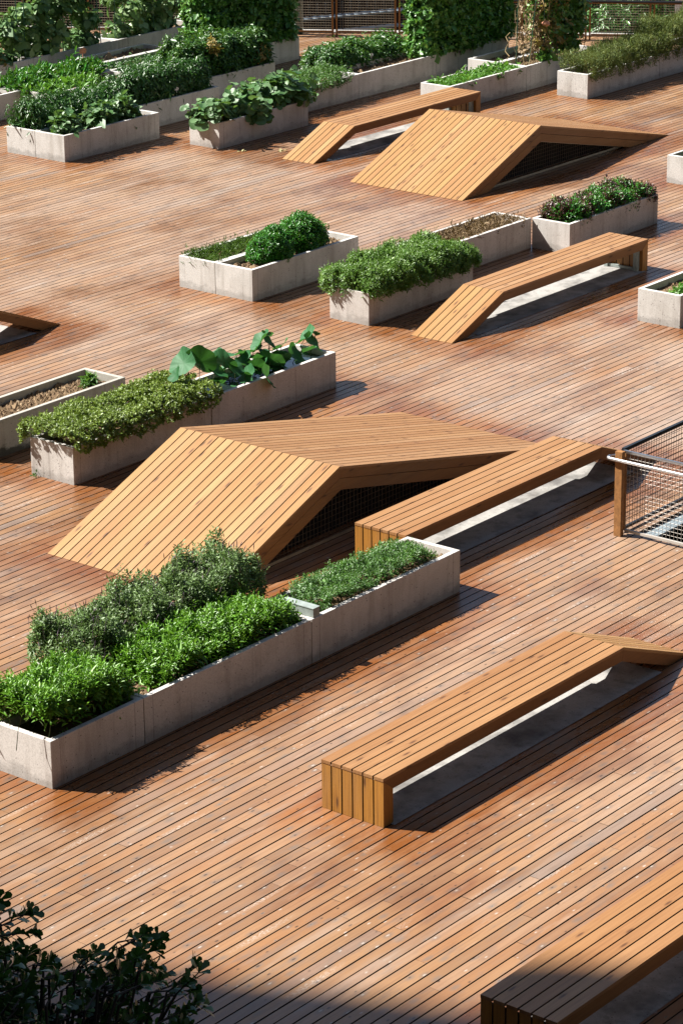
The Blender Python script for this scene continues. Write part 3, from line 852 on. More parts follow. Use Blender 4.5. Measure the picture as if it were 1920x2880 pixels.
# ------------------------------------------------------------------ deck boards
def in_view(x, y, m=0.03):
    d = np.array([x, y, -CAMZ]); z = d @ fw
    if z < 2: return False
    return abs((d @ rt) / z) < 960 / 8100 + m and abs((d @ up) / z) < 1440 / 8100 + m

FA, FU = np.array([45.63, 36.74]), unit([2.01, -3.29])
FN = np.array([FU[1], -FU[0]])                      # towards the deck
if FN @ (np.array([20, 20]) - FA) < 0: FN = -FN
def fence_x(y, off):                                # x of the line `off` beyond the fence
    P = FA - FN * off
    return P[0] + (y - P[1]) * FU[0] / FU[1]
HOLE = (24.49, 30.0, 11.0, 15.705)

def stain(x, y):
    best = 0.0
    for x0, x1, y0, y1 in FOOT:
        if x < x0 - 2 or x > x1 + 2 or y < y0 - 2 or y > y1 + 2: continue
        dx = max(x0 - .15 - x, 0, x - x1 - .1); dy = max(y0 - .45 - y, 0, y - y1 - .05)
        best = max(best, math.exp(-(dx * dx + dy * dy) / .10))
    return best

rng = np.random.default_rng(77)
mb = MB(); me_ = MB()
y = PHASE - 80 * PITCHB
while y < 48.5:
    ya, yb = y + GAP / 2, y + PITCHB - GAP / 2
    x = 7.0 + rng.uniform(-3, 0)
    xend = min(fence_x(y, .32), 62)
    while x < xend:
        L = rng.choice([2.4, 3.0, 3.6, 4.2])
        x2 = min(x + L, xend)
        pieces = [(x, x2)]
        if HOLE[2] < (ya + yb) / 2 < HOLE[3]:
            pieces = [(max(x, lo), min(x2, hi)) for lo, hi in ((-9, HOLE[0]), (HOLE[1], 99)) if min(x2, hi) - max(x, lo) > .02]
        for pa, pb in pieces:
            pa += .0015; pb -= .0015
            r = float(rng.uniform()); o = rng.uniform(0, 90, 2)
            seen = in_view(pa, y) or in_view(pb, y) or in_view((pa + pb) / 2, y)
            n = max(1, int((pb - pa) / .3)) if seen else 1
            X = np.linspace(pa, pb, n + 1)
            W = [stain(q, y) for q in X] if seen else [0] * (n + 1)
            z = rng.normal(0, .0007)
            for k in range(n):
                mb.face([(X[k], ya, z), (X[k + 1], ya, z), (X[k + 1], yb, z), (X[k], yb, z)],
                        [(o[0] + X[k], o[1]), (o[0] + X[k + 1], o[1]), (o[0] + X[k + 1], o[1] + yb - ya), (o[0] + X[k], o[1] + yb - ya)],
                        r, (W[k], W[k + 1], W[k + 1], W[k]))
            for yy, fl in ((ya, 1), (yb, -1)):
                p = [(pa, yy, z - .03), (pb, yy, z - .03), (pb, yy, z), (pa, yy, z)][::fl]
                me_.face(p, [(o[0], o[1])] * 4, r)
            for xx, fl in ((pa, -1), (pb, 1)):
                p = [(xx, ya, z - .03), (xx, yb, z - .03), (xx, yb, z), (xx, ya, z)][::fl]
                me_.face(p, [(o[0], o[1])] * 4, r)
        x += L
    y += PITCHB
structure(mb.build('deck', M['deck'], wear=True))
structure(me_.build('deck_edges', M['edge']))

mb = MB()
zu = -.05
def sub(x0, x1, y0, y1): mb.face([(x0, y0, zu), (x1, y0, zu), (x1, y1, zu), (x0, y1, zu)], [(0, 0)] * 4, .5)
sub(3, HOLE[0] - .02, 3, 50); sub(HOLE[0] - .02, HOLE[1], HOLE[3] + .02, 50); sub(HOLE[0] - .02, HOLE[1], 3, HOLE[2]); sub(HOLE[1], 34, 3, 50)
mb.face([(34, 3, zu), (fence_x(3, .30), 3, zu), (fence_x(50, .30), 50, zu), (34, 50, zu)], [(0, 0)] * 4, .5)
structure(mb.build('deck_underlay', M['dark']))
mb = MB(); mb.face([(-900, -900, -3.2), (900, -900, -3.2), (900, 900, -3.2), (-900, 900, -3.2)], [(0, 0)] * 4, .5)
structure(mb.build('ground', M['ground']))
# kerb along the far edge of the deck
def along_fence(mb, o0, o1, z0, z1, t0=-16, t1=30, r=.5):
    a, b = FA + FU * t0, FA + FU * t1
    p = [a - FN * o0, b - FN * o0, b - FN * o1, a - FN * o1]
    lo = [(q[0], q[1], z0) for q in p]; hi = [(q[0], q[1], z1) for q in p]
    for k in range(4):
        k2 = (k + 1) % 4
        mb.face([lo[k], lo[k2], hi[k2], hi[k]], [(0, 0)] * 4, r)
    mb.face(hi, [(0, 0)] * 4, r)
mb = MB(); along_fence(mb, .33, .62, -3.2, .03)
structure(mb.build('kerb', M['pad']))

# ------------------------------------------------------------------ railings
def mesh_panel(mb, a, b, z0, z1, pitch, w):
    """square wire mesh standing on the line a-b"""
    a, b = np.array(a, float), np.array(b, float)
    L = np.linalg.norm(b - a); d = (b - a) / L
    n = np.array([-d[1], d[0]])
    k = 0
    s = pitch
    while s < L:
        p = a + d * s
        mb.tube([(p[0], p[1], z0), (p[0], p[1], z1)], w, 4, .5, False); s += pitch
    z = z0 + pitch
    while z < z1:
        q0 = a + n * w * 1.6; q1 = b + n * w * 1.6
        mb.tube([(q0[0], q0[1], z), (q1[0], q1[1], z)], w, 4, .5, False); z += pitch

t = thing('wire_mesh_railing', 'steel wire mesh railing round the sunken opening at the right edge', 'railing', (24.4, 15.78, 0))
mb = MB(); mb.box((24.315, 15.745, .002), (24.375, 15.83, .95)); mb.build('post', M['rust'], t)
mb = MB(); mb.box((24.405, 15.755, .05), (24.435, 15.785, .93)); mb.build('panel_edge', M['rust'], t)
for k in (1, 2, 3):
    yy = 15.77 - 1.5 * k
    mb = MB(); mb.box((24.315, yy - .04, .002), (24.375, yy + .04, .95)); mb.build('post', M['rust'], t)
for k in (1, 2, 3):
    xx = 24.42 + 1.6 * k
    mb = MB(); mb.box((xx - .04, 15.83, .002), (xx + .04, 15.88, .95)); mb.build('post', M['rust'], t)
mb = MB(); mesh_panel(mb, (24.42, 15.755), (24.42, 11.0), .06, .92, .047, .0021); mb.build('mesh_panel', M['pale_wire'], t)
mb = MB(); mesh_panel(mb, (24.44, 15.81), (30.0, 15.81), .06, .92, .05, .0026); mb.build('mesh_panel', M['blackbar'], t)
mb = MB(); mb.box((24.405, 11.0, .92), (24.435, 15.79, .945)); mb.build('top_bar', M['steel'], t)
mb = MB(); mb.box((24.405, 11.0, .035), (24.435, 15.755, .062)); mb.build('bottom_bar', M['pale_wire'], t)
mb = MB(); mb.box((24.44, 15.795, .915), (30.0, 15.83, .955)); mb.build('top_bar', M['blackbar'], t)
mb = MB(); mb.box((24.44, 15.795, .03), (30.0, 15.825, .06)); mb.build('bottom_bar', M['blackbar'], t)
arc = [(24.29 + .055 * (1 - math.sin(a)) - .055 * 0, 15.87 + .055 * math.cos(a) - .0, .865) for a in np.linspace(0, math.pi / 2, 6)]
path = [(24.36, 15.925, .865)] + [(24.345 - .055 * math.sin(a), 15.87 + .055 * math.cos(a), .865) for a in np.linspace(0, math.pi / 2, 6)] + [(24.29, 11.0, .865)]
mb = MB(); mb.tube(path, .018, 10); mb.build('handrail', M['steel'], t, smooth=True)
mb = MB(); mb.tube([(24.36, 15.925, .865), (24.42, 15.9, .865), (24.425, 15.79, .865)], .014, 8); mb.build('handrail_bracket', M['steel'], t, smooth=True)

# steel ledge inside the opening
mb = MB()
mb.box((24.50, 15.50, -.07), (29.9, 15.70, -.035)); mb.box((24.50, 11.0, -.30), (24.56, 15.495, -.035))
structure(mb.build('steel_ledge', M['ledge']))
mb = MB()
for k in range(5):
    mb.tube([(24.6 + .1 * q, 15.42 - .3 * q - .05 * k, -.35 - .02 * k + .05 * math.sin(q * 1.7 + k)) for q in range(9)], .012, 6)
o = mb.build('cable_bundle', M['blackbar'])
o['label'] = 'dark cables hanging inside the opening behind the wire mesh railing'; o['category'] = 'cables'

t = thing('wire_mesh_fence', 'long rust coloured wire mesh fence along the far edge of the deck', 'fence', (FA[0], FA[1], 0))
def fp(s, off=0.0, z=0.0):
    p = FA + FU * s - FN * off
    return (p[0], p[1], z)
def fbox(mb, s0, s1, o0, o1, z0, z1):
    p = [fp(s0, o0), fp(s1, o0), fp(s1, o1), fp(s0, o1)]
    lo = [(q[0], q[1], z0) for q in p]; hi = [(q[0], q[1], z1) for q in p]
    r = random.random()
    for k in range(4):
        k2 = (k + 1) % 4
        mb.face([lo[k], lo[k2], hi[k2], hi[k]], [(0, 0), (.1, 0), (.1, .1), (0, .1)], r)
    mb.face(hi, [(0, 0)] * 4, r); mb.face(lo[::-1], [(0, 0)] * 4, r)
SP = 1.285
for k in range(-7, 8):
    s = SP * k
    mb = MB(); fbox(mb, s - .05, s - .015, -.03, .03, -.3, 1.12); fbox(mb, s + .03, s + .065, -.02, .02, -.1, 1.12)
    mb.build('post', M['rust'], t)
    if k < 7:
        mb = MB()
        mesh_panel(mb, fp(s + .075)[:2], fp(s + SP - .055)[:2], .12, 1.08, .052, .0031)
        mb.build('mesh_panel', M['wire'], t)
        mb = MB(); fbox(mb, s + .07, s + SP - .055, -.012, .012, .085, .118); mb.build('bottom_bar', M['rust'], t)
mb = MB(); mb.tube([fp(3.6, -.14, .80), fp(SP * 7, -.14, .80)], .024, 8); mb.build('handrail', M['blackbar'], t)
mb = MB(); mb.tube([fp(3.6, -.14, .765), fp(SP * 7, -.14, .765)], .014, 6); mb.build('handrail_lining', M['rust'], t)
mb = MB(); fbox(mb, -SP * 7, SP * 7, -.02, .02, 1.12, 1.15); mb.build('top_bar', M['rust'], t)

# what lies beyond the far fence
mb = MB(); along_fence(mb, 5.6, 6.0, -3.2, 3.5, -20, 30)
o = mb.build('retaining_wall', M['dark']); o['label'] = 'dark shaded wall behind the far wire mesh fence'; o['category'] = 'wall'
mb = MB(); fbox(mb, 6.87, 8.2, .75, 1.5, -3.2, 4.0)
o = mb.build('column', M['white']); o['label'] = 'white column behind the fence in the top right corner'; o['category'] = 'column'
mb = MB(); fbox(mb, -7.22, -7.0, -.35, -.27, -.02, 1.6)
o = mb.build('pale_post', M['rail_blue']); o['label'] = 'pale blue post at the top left corner beside the yellowing beans'; o['category'] = 'post'
t = thing('metal_railing', 'pale blue metal railing slanting up behind the fence near the top middle', 'railing', fp(1.0, 3, -1))
mb = MB(); mb.tube([fp(-1.6, 3.2, -.60), fp(3.0, 3.2, -.10)], .045, 6); mb.tube([fp(-1.6, 3.2, -.28), fp(3.0, 3.2, .22)], .05, 6); mb.build('rail', M['rail_blue'], t)
mb = MB()
for k in range(26):
    s = -1.5 + k * .18; z = -.60 + (s + 1.6) * .1087
    mb.tube([fp(s, 3.2, z), fp(s, 3.2, z + .62)], .03, 5)
mb.build('balusters', M['blackbar'], t)
# grey-green cloth hung behind the fence
mb = MB()
ns, nz = 16, 10
gp = [[fp(-1.08 + .42 * i / ns, .22 + .07 * math.sin(i * 1.1) + .03 * math.sin(j * 1.3 + i), -.02 + 1.35 * j / nz) for i in range(ns + 1)] for j in range(nz + 1)]
for j in range(nz):
    for i in range(ns):
        mb.face([gp[j][i], gp[j][i + 1], gp[j + 1][i + 1], gp[j + 1][i]], [(0, 0)] * 4, .5)
o = mb.build('cloth_sheet', M['tarp'], smooth=True); o['label'] = 'grey-green cloth hanging behind the fence next to the dark leaning vine'; o['category'] = 'cloth'

# ------------------------------------------------------------------ plants
HB = 'leafy beds growing in the planters'
b = row(16.0, 17.18, 16.28, 16.92, .40, .42, 1, 8, 5, .16, 1.5)
b = [(x, y, z, rx, ry, rz * (1.0 if x < 16.8 else .78)) for x, y, z, rx, ry, rz in b]
bed('mint_plant', 'bright green mint bushing over the short planter at the left edge', 'herb', b, 'mint', 101, HB, ylim=(16.235, 17.1), xlim=(16.09, 17.26), dens=980, L=.062, ratio=.36, per=8, upmix=.75, th=(25, 100), step=.55, tmpl=T_LANCE, bump=.13, depth=.16, zf=.37)
b = row(17.70, 19.46, 16.28, 16.88, .40, .28, 2, 12, 4, .2, 1.4)
bed('mint_plant', 'bright green mint in the long planter in front of the lavender', 'herb', b, 'mint', 102, HB, ylim=(16.235, 17.0), xlim=(17.6, 19.57), dens=980, L=.060, ratio=.36, per=8, upmix=.75, th=(25, 100), step=.55, tmpl=T_LANCE, bump=.13, depth=.16, zf=.37)
b = row(17.32, 19.88, 16.92, 17.62, .38, .44, 3, 16, 4, .35, 1.15)
b = [(x, y, z + .04 * (x - 17.3) / 2.5, rx, ry, rz) for x, y, z, rx, ry, rz in b]
t = bed('lavender', 'lavender bush with thin mauve flower spikes behind the bright mint', 'flowering shrub', b, 'lavender', 103, HB, dens=860, L=.045, ratio=.42, per=7, upmix=.6, th=(25, 95), step=.55, bump=.16, depth=.20, zf=.34, stem=60, stem_mat='drystem')
r_ = np.random.default_rng(9)
mb = MB()
for k in range(520):
    q = b[r_.integers(len(b))]
    a, f = r_.uniform(0, 6.28), math.sqrt(r_.uniform(0, 1)) * .95
    x, y = q[0] + q[3] * f * math.cos(a), q[1] + q[4] * f * math.sin(a)
    z = q[2] + q[5] * math.sqrt(max(0, 1 - f * f)) - .05
    h = r_.uniform(.05, .13); lx, ly = r_.normal(0, .025, 2)
    if r_.uniform() < .18: h *= 1.5
    mb.tube([(x, y, z), (x + lx * .6, y + ly * .6, z + h * .62)], .0014, 3, .3, False)
    mb.tube([(x + lx * .6, y + ly * .6, z + h * .60), (x + lx * .8, y + ly * .8, z + h * .8), (x + lx, y + ly, z + h)], [.0035, .0055, .002], 4, float(r_.uniform()))
mb.build('flower_spikes', M['spike'], t)
b = row(19.98, 21.66, 16.22, 16.78, .39, .18, 4, 13, 4, .25, 1.25)
bed('thyme', 'low cushion of green herbs in the planter with the zinc block', 'herb', b, 'thyme', 104, HB, ylim=(16.215, 16.80), xlim=(19.86, 21.75), dens=1900, L=.030, ratio=.42, per=7, upmix=.6, th=(30, 95), step=.5, bump=.15, depth=.15, zf=.38)
mb = MB(); mb.box((0, 0, 0), (.095, .40, .085)); mb.v = [(19.66 + x, 16.165 + y, .452 + z) for x, y, z in mb.v]
mb.box((19.656, 16.162, .538), (19.76, 16.57, .546))
o = mb.build('zinc_block', M['zinc']); o['label'] = 'weathered zinc block lying across the rim of the low herb planter'; o['category'] = 'block'

b = row(21.95, 24.52, 21.50, 22.33, .39, .27, 5, 16, 5, .10, 1.3)
bed('box_shrub', 'dense low shrub with tiny round yellow-green leaves beside the lotus planter', 'shrub', b, 'box', 105, HB, xlim=(21.94, 24.46), dens=1700, L=.030, ratio=.62, per=8, upmix=.55, th=(20, 85), step=.25, bump=.14, depth=.10, zf=.31, bfreq=13)

# lotus: every leaf a blade on its own stalk
def lotus_leaf(root, c, r, tilt_az, tilt, cup, seed):
    rg = np.random.default_rng(seed)
    n, m = 28, 5
    ca, sa = math.cos(tilt_az), math.sin(tilt_az)
    V, F = [np.zeros(3)], []
    ph = rg.uniform(0, 6.28, 3)
    for j in range(1, m + 1):
        f = j / m
        for i in range(n):
            a = 2 * math.pi * i / n
            rr = r * f * (1 + .05 * math.sin(3 * a + ph[0]) + .03 * math.sin(7 * a + ph[1]))
            z = cup * r * f ** 1.7 + f ** 2 * r * (.16 * math.sin(2 * a + ph[2]) + .07 * math.sin(5 * a + ph[0])) + .012 * r * f * (1 if i % 2 else -1)
            V.append(np.array([rr * math.cos(a), rr * math.sin(a), z]))
    V = np.array(V)
    ct, st = math.cos(tilt), math.sin(tilt)
    x = V[:, 0] * ct + V[:, 2] * st; z = -V[:, 0] * st + V[:, 2] * ct
    V = np.stack([x * ca - V[:, 1] * sa, x * sa + V[:, 1] * ca, z], 1) + c
    tri = np.array([(0, 1 + i, 1 + (i + 1) % n) for i in range(n)])
    quad = np.array([(1 + (j - 1) * n + i, 1 + j * n + i, 1 + j * n + (i + 1) % n, 1 + (j - 1) * n + (i + 1) % n) for j in range(1, m) for i in range(n)])
    base = rg.uniform(.15, .85)
    rn = np.clip(np.concatenate([[base] * len(tri), base + .13 * np.where(np.arange(len(quad)) % 2, 1, -1) * rg.uniform(.4, 1.3, len(quad))]), 0, 1)
    o = mesh_from_arrays('leaf', V, [tri, quad], rn, M['lotus'], root, True)
    mb = MB()
    g = np.array([np.clip(c[0] + rg.normal(0, .06), 24.5, 26.66), np.clip(c[1] + rg.normal(0, .05), 21.68, 22.14), .37])
    mid = (g + c) / 2 + np.array([rg.normal(0, .02), rg.normal(0, .02), 0])
    mb.tube([g, mid, c], .0045, 5)
    s = mb.build('stalk', M['stem']); s.parent = o; s.matrix_parent_inverse = Matrix.Translation(-Vector(root.location)); s.location = root.location
    s.matrix_parent_inverse = Matrix.Identity(4); s.location = (0, 0, 0)
    return o
lt = thing('lotus_plant', 'lotus plant with large round blue-green leaves standing over the water', 'water plant', (25.5, 21.9, .38))
LOT = [(24.16, 21.9, .75, .10, 2.6, 1.0), (24.50, 22.08, .78, .21, 3.0, .95), (24.60, 21.92, .80, .18, .3, 1.15), (25.08, 22.1, .70, .13, 2.2, .7), (25.02, 21.9, .70, .15, .1, 1.0),
       (24.78, 21.8, .64, .12, -1.2, .6), (25.47, 22.1, .64, .11, 1.4, .3), (25.44, 21.92, .55, .14, -1.0, .5), (25.78, 22.1, .61, .13, 1.9, .45), (25.66, 22.0, .57, .13, .4, .3),
       (25.83, 22.0, .75, .15, 2.4, .9), (25.95, 22.0, .81, .07, .4, .7), (25.87, 21.9, .72, .10, -.9, .8), (25.70, 21.88, .56, .11, 2.9, .8), (25.74, 21.78, .55, .15, .2, 1.05),
       (25.85, 21.75, .50, .12, -.5, .8), (26.04, 22.0, .58, .10, 1.2, .3), (26.22, 22.0, .60, .11, 1.8, .7), (26.09, 21.9, .53, .11, -.3, .3), (26.22, 21.8, .53, .13, -1.2, .9),
       (25.22, 21.7, .52, .12, 2.7, .9), (25.40, 21.56, .47, .15, -.9, 1.15), (24.65, 21.8, .55, .09, -.4, .4), (26.70, 22.0, .60, .15, 2.3, .75), (26.62, 21.85, .56, .14, -1.0, .8),
       (26.76, 21.9, .65, .05, .2, .8)]
rl = np.random.default_rng(8)
LOT += [(rl.uniform(24.75, 26.45), rl.uniform(21.7, 22.1), rl.uniform(.46, .66), rl.uniform(.07, .135), rl.uniform(-3.1, 3.1), rl.uniform(.2, 1.1)) for q in range(14)]
for k, (x, y, z, r, az, ti) in enumerate(LOT):
    lotus_leaf(lt, np.array([x, y, z - .02]), r * (1.12 if r < .2 else .9), az, ti, .22, 300 + k)
# pads floating on the water
for k in range(9):
    rg = np.random.default_rng(500 + k)
    x, y, r = rg.uniform(24.5, 26.65), rg.uniform(21.68, 22.12), rg.uniform(.035, .075)
    mb = MB(); pts = [(x + r * math.cos(a) * (1 if 0.3 < a else .5), y + r * math.sin(a), .3885 + .0004 * k) for a in np.linspace(0, 6.28, 15)[:-1]]
    mb.face(pts, [(0, 0)] * len(pts), float(rg.uniform(.5, 1)))
    mb.build('floating_pad', M['lotus'], lt)

def small(name, label, cat, blobs, mat, seed, **kw):
    return bed(name, label, cat, blobs, mat, seed, None, stem=6, **kw)
small('seedling', 'small leafy weed alone in the mossy planter of gravelly soil', 'weed', [(24.12, 23.30, .40, .10, .09, .10), (24.0, 23.25, .38, .07, .06, .05)], 'thyme', 110, dens=500, L=.09, ratio=.35, per=5, upmix=.6, tmpl=T_LANCE)
small('weed', 'tiny weed at the foot of the box shrub planter', 'weed', [(21.98, 22.16, .03, .05, .04, .05)], 'thyme', 111, dens=900, L=.04, per=5, zf=.0)

b = row(29.20, 31.32, 22.88, 23.68, .39, .37, 7, 14, 4, .22, 1.25) + [(31.35, 23.10, .50, .22, .28, .22), (31.52, 22.93, .42, .12, .10, .17), (31.20, 22.86, .40, .16, .08, .14)]
bed('trailing_shrub', 'fresh green herb shrub spilling over the rim next to the bench ramp', 'shrub', b, 'oregano', 107, HB, xlim=(29.08, 32.0), dens=1350, L=.040, ratio=.45, per=8, upmix=.5, th=(25, 95), step=.45, bump=.17, depth=.14, zf=.22)
b = [(31.6 + .03 * k, 23.66 + .56 * ((k * .618) % 1), .36, .12, .08, .12) for k in range(74)]
bed('dried_stalks', 'dried brown stalks left standing in the planter behind the trailing shrub', 'dead plants', b, 'dry', 108, HB, dens=420, L=.055, ratio=.20, per=4, upmix=.85, th=(10, 50), step=.2, stem=0, zf=.36)
b = row(34.10, 36.10, 23.03, 23.52, .39, .27, 9, 12, 3, .25, 1.2)
t = bed('mixed_basil', 'row of purple and green basil in the planter behind the bench end', 'herb', b, 'basil', 109, HB, dens=560, L=.050, ratio=.5, per=7, upmix=.6, th=(25, 95), step=.5, bump=.2, depth=.14, zf=.38)
foliage('purple_foliage', [q for k, q in enumerate(b) if k % 4 not in (0,)], M['purple'], t, 113, dens=620, L=.052, ratio=.5, per=7, upmix=.6, th=(25, 95), step=.5, bump=.22, depth=.12, zf=.40)
b = [(31.75 + .25 * (k % 8), 19.72 + .22 * (k // 4 % 2), .39, .17, .15, .11 + .03 * (k % 3)) for k in range(8)]
bed('parsley', 'low parsley patches in the planter cut off by the right edge', 'herb', b, 'lettuce', 112, HB, dens=800, L=.045, ratio=.55, per=6, upmix=.5, zf=.36, stem=10)
b = [(39.0 + .3 * k, 23.95, .40, .2, .2, .14) for k in range(5)]
bed('cabbage_seedlings', 'pale seedlings in the planter at the right edge above the purple basil', 'seedlings', b, 'squash', 114, HB, dens=300, L=.09, ratio=.6, per=5, upmix=.6, zf=.36, stem=0)

GB = 'round bushes in the double planter'
BB = dict(dens=1400, L=.046, ratio=.5, per=7, upmix=.35, th=(30, 90), step=.3, bump=.10, depth=.10, zf=.37)
bed('bush_basil', 'round bright green bush, left one of the pair in the double planter', 'herb', [(29.90, 25.28, .57, .30, .29, .22), (30.06, 25.34, .60, .26, .27, .25), (29.95, 25.22, .50, .33, .26, .15), (29.72, 25.30, .50, .18, .2, .16)], 'basil', 115, GB, **BB)
bed('bush_basil', 'round bright green bush, right one of the pair in the double planter', 'herb', [(30.66, 25.36, .66, .30, .28, .27), (30.78, 25.28, .58, .28, .27, .24), (30.62, 25.26, .54, .28, .26, .22), (30.9, 25.3, .50, .2, .2, .14)], 'basil', 116, GB, **BB)
b = row(29.25, 31.3, 25.72, 26.24, .37, .13, 11, 8, 2, .2, 1.0)
bed('fern_seedlings', 'fine feathery seedlings behind the two round bushes', 'seedlings', b, 'fern', 117, HB, dens=800, L=.055, ratio=.14, per=7, upmix=.8, th=(8, 60), step=.3, zf=.36, stem=0)

EG = 'broad-leaved plants in the top left planter'
EK = dict(dens=150, L=.15, ratio=.62, per=6, upmix=.6, th=(45, 100), step=.3, droop=.1, tmpl=T_OVAL, bump=.1, depth=.2, zf=.37, stem=10)
for k, (x, y, h, r, lab) in enumerate([(34.25, 33.40, .38, .26, 'broad-leaved green plant nearest the left end of the top left planter'), (35.15, 33.45, .42, .30, 'broad-leaved green plant in the middle of the top left planter'),
                                 (35.72, 33.45, .44, .30, 'broad-leaved green plant at the far end of the top left planter'), ]):
    bed('eggplant', lab, 'vegetable', [(x, y, .38 + h * .4, r, r * .85, h * .55), (x + .05, y, .48, r * .8, r * .7, .16)], 'squash', 120 + k, EG, rnd_shift=.05, **EK)
PK = dict(dens=330, L=.095, ratio=.30, per=7, upmix=.6, th=(50, 120), step=.45, droop=.75, tmpl=T_LANCE, bump=.10, depth=.2, zf=.40, stem=40)
b = row(33.95, 36.3, 33.84, 34.42, .40, .52, 13, 9, 3, .12, 1.05)
bed('pepper_plant', 'hanging-leaved pepper plants behind the broad-leaved plants at top left', 'vegetable', b, 'pepper', 125, HB, xlim=(33.97, 36.6), **PK)
b = row(36.35, 38.5, 33.84, 34.44, .40, .62, 14, 9, 3, .10, 1.05)
bed('pepper_plant', 'tall dark hedge of pepper plants left of the squash planter', 'vegetable', b, 'pepper', 126, HB, **PK)
b = row(38.55, 40.85, 34.5, 35.15, .40, .74, 15, 8, 3, .15, 1.05)
t = bed('tomato_plant', 'bushy green tomato plants in front of the dark leaning vine', 'vegetable', b, 'bush', 127, HB, dens=330, L=.095, ratio=.42, per=7, upmix=.55, th=(40, 115), step=.45, droop=.4, tmpl=T_LANCE, bump=.14, depth=.2, zf=.36, stem=40)
foliage('yellow_leaves', [(39.3, 34.5, .95, .14, .12, .25), (40.7, 34.5, .62, .18, .1, .2)], M['yellowbean'], t, 128, dens=160, L=.11, ratio=.5, per=4, zf=.5)
b = row(36.35, 38.55, 36.45, 37.06, .38, .25, 16, 8, 2, .2, 1.0)
GK = dict(dens=330, L=.11, ratio=.36, per=6, upmix=.8, th=(12, 60), step=.2, tmpl=T_LANCE, bump=.1, depth=.15, zf=.36, stem=0)
bed('spinach_row', 'wide bed of low leafy greens behind the pepper plants at top left', 'vegetable', b, 'basil', 129, HB, **GK)
b = row(36.35, 37.8, 35.78, 36.36, .37, .15, 17, 5, 2, .2, 1.0)
bed('spinach_row', 'short patch of yellow-green leaves between peppers and the low greens', 'vegetable', b, 'lettuce', 130, HB, **GK)
b = row(38.7, 40.9, 35.2, 35.75, .38, .36, 42, 8, 2, .15, 1.0) + row(38.7, 40.9, 35.8, 36.3, .36, .22, 43, 8, 2, .15, 1.0) + row(38.7, 40.8, 36.45, 36.95, .34, .12, 44, 8, 2, .15, 1.0)
bed('pepper_plant', 'pepper plants filling the space between the stony planter and the tomato bushes', 'vegetable', b, 'pepper', 141, HB, **PK)

VK = dict(dens=250, L=.115, ratio=.62, per=6, upmix=.25, th=(40, 105), step=.3, droop=.35, tmpl=T_OVAL, bump=.10, depth=.10, stem=0)
b = [(40.95 + .42 * k, 36.12, .55 + .32 * j, .36, .44, .30) for k in range(6) for j in range(5)] + [(40.72, 36.0, .62, .3, .35, .3)]
t = bed('climbing_vine', 'dark leaning block of vine beside the gap in the deck at top centre', 'vine', b, 'vine', 131, HB, zf=.30, **VK)
b = [(43.42 + .37 * k + .02 * j, 32.76, .56 + .33 * j, .33, .42, .30) for k in range(7) for j in range(5)] + [(43.2, 32.72, .55, .25, .3, .25), (43.3, 32.75, .9, .2, .3, .4)]
bed('climbing_vine', 'tall block of vine leaves in front of the fence right of the amaranth', 'vine', b, 'vine', 132, HB, zf=.33, **VK)

SQ = 'squash plants in one planter'
SK = dict(dens=78, L=.155, ratio=1.0, per=4, upmix=.55, th=(55, 105), step=.2, droop=.2, tmpl=T_LOBE, bump=.1, depth=.15, zf=.30, stem=14)
bed('squash_plant', 'squash plant with big pale leaves at the near end of its planter', 'vegetable', [(36.45, 32.0, .58, .34, .36, .24), (36.25, 32.15, .5, .18, .2, .12)], 'squash', 133, SQ, rnd_shift=.10, **SK)
bed('squash_plant', 'squash plant with big pale leaves in the middle of its planter, hanging over the rim', 'vegetable', [(37.25, 31.95, .56, .38, .38, .22), (37.2, 31.68, .42, .22, .10, .14)], 'squash', 134, SQ, rnd_shift=.10, **SK)
bed('squash_plant', 'squash plant with big pale leaves at the far end, tallest of the three', 'vegetable', [(38.1, 31.98, .66, .45, .40, .33), (38.5, 31.8, .56, .28, .24, .2)], 'squash', 135, SQ, rnd_shift=.08, **SK)
b = row(38.45, 40.7, 32.42, 33.1, .38, .26, 18, 7, 2, .25, 1.0)
bed('herb_bed', 'low fine-leaved herbs between the squash and the stony soil', 'herb', b, 'thyme', 136, HB, dens=600, L=.055, ratio=.32, per=7, upmix=.65, zf=.37)
b = row(41.0, 43.3, 33.1, 33.75, .39, .44, 19, 7, 2, .2, 1.0)
bed('amaranth', 'leafy dark green amaranth in front of the wire mesh fence', 'vegetable', b, 'bush', 137, HB, dens=330, L=.10, ratio=.42, per=7, upmix=.5, th=(40, 110), step=.4, droop=.4, tmpl=T_LANCE, zf=.37)
b = row(41.15, 43.25, 30.44, 30.98, .36, .10, 20, 10, 3, .2, 1.0)
bed('lettuce_bed', 'flat bright green lettuce carpet behind the farthest bench', 'vegetable', b, 'lettuce', 138, HB, dens=900, L=.062, ratio=.55, per=5, upmix=.6, th=(25, 80), step=.2, zf=.37, stem=0)
for k, lab in enumerate(('fine grey-green shrubs at top right, nearer half of the row', 'fine grey-green shrubs at top right, farther half under the white column')):
    x0 = 43.42 + 2.42 * k
    b = row(x0 - .1 * (1 - k), x0 + 2.36, 29.02, 29.68, .38, .40 if k == 0 else .58, 21 + k, 7, 2, .15, 1.0)
    b = [(x, y, z + (.02 * (x - x0)), rx, ry, rz * (1 + .12 * (x - x0))) for x, y, z, rx, ry, rz in b]
    bed('rosemary', lab, 'shrub', b, 'rosemary', 139 + k * 6, 'grey-green shrubs at top right', xlim=(43.38, 49), ylim=(28.9, 29.75), dens=950, L=.050, ratio=.20, per=8, upmix=.75, th=(10, 60), step=.7, bump=.16, depth=.14, zf=.36, stem=30, stem_mat='drystem')

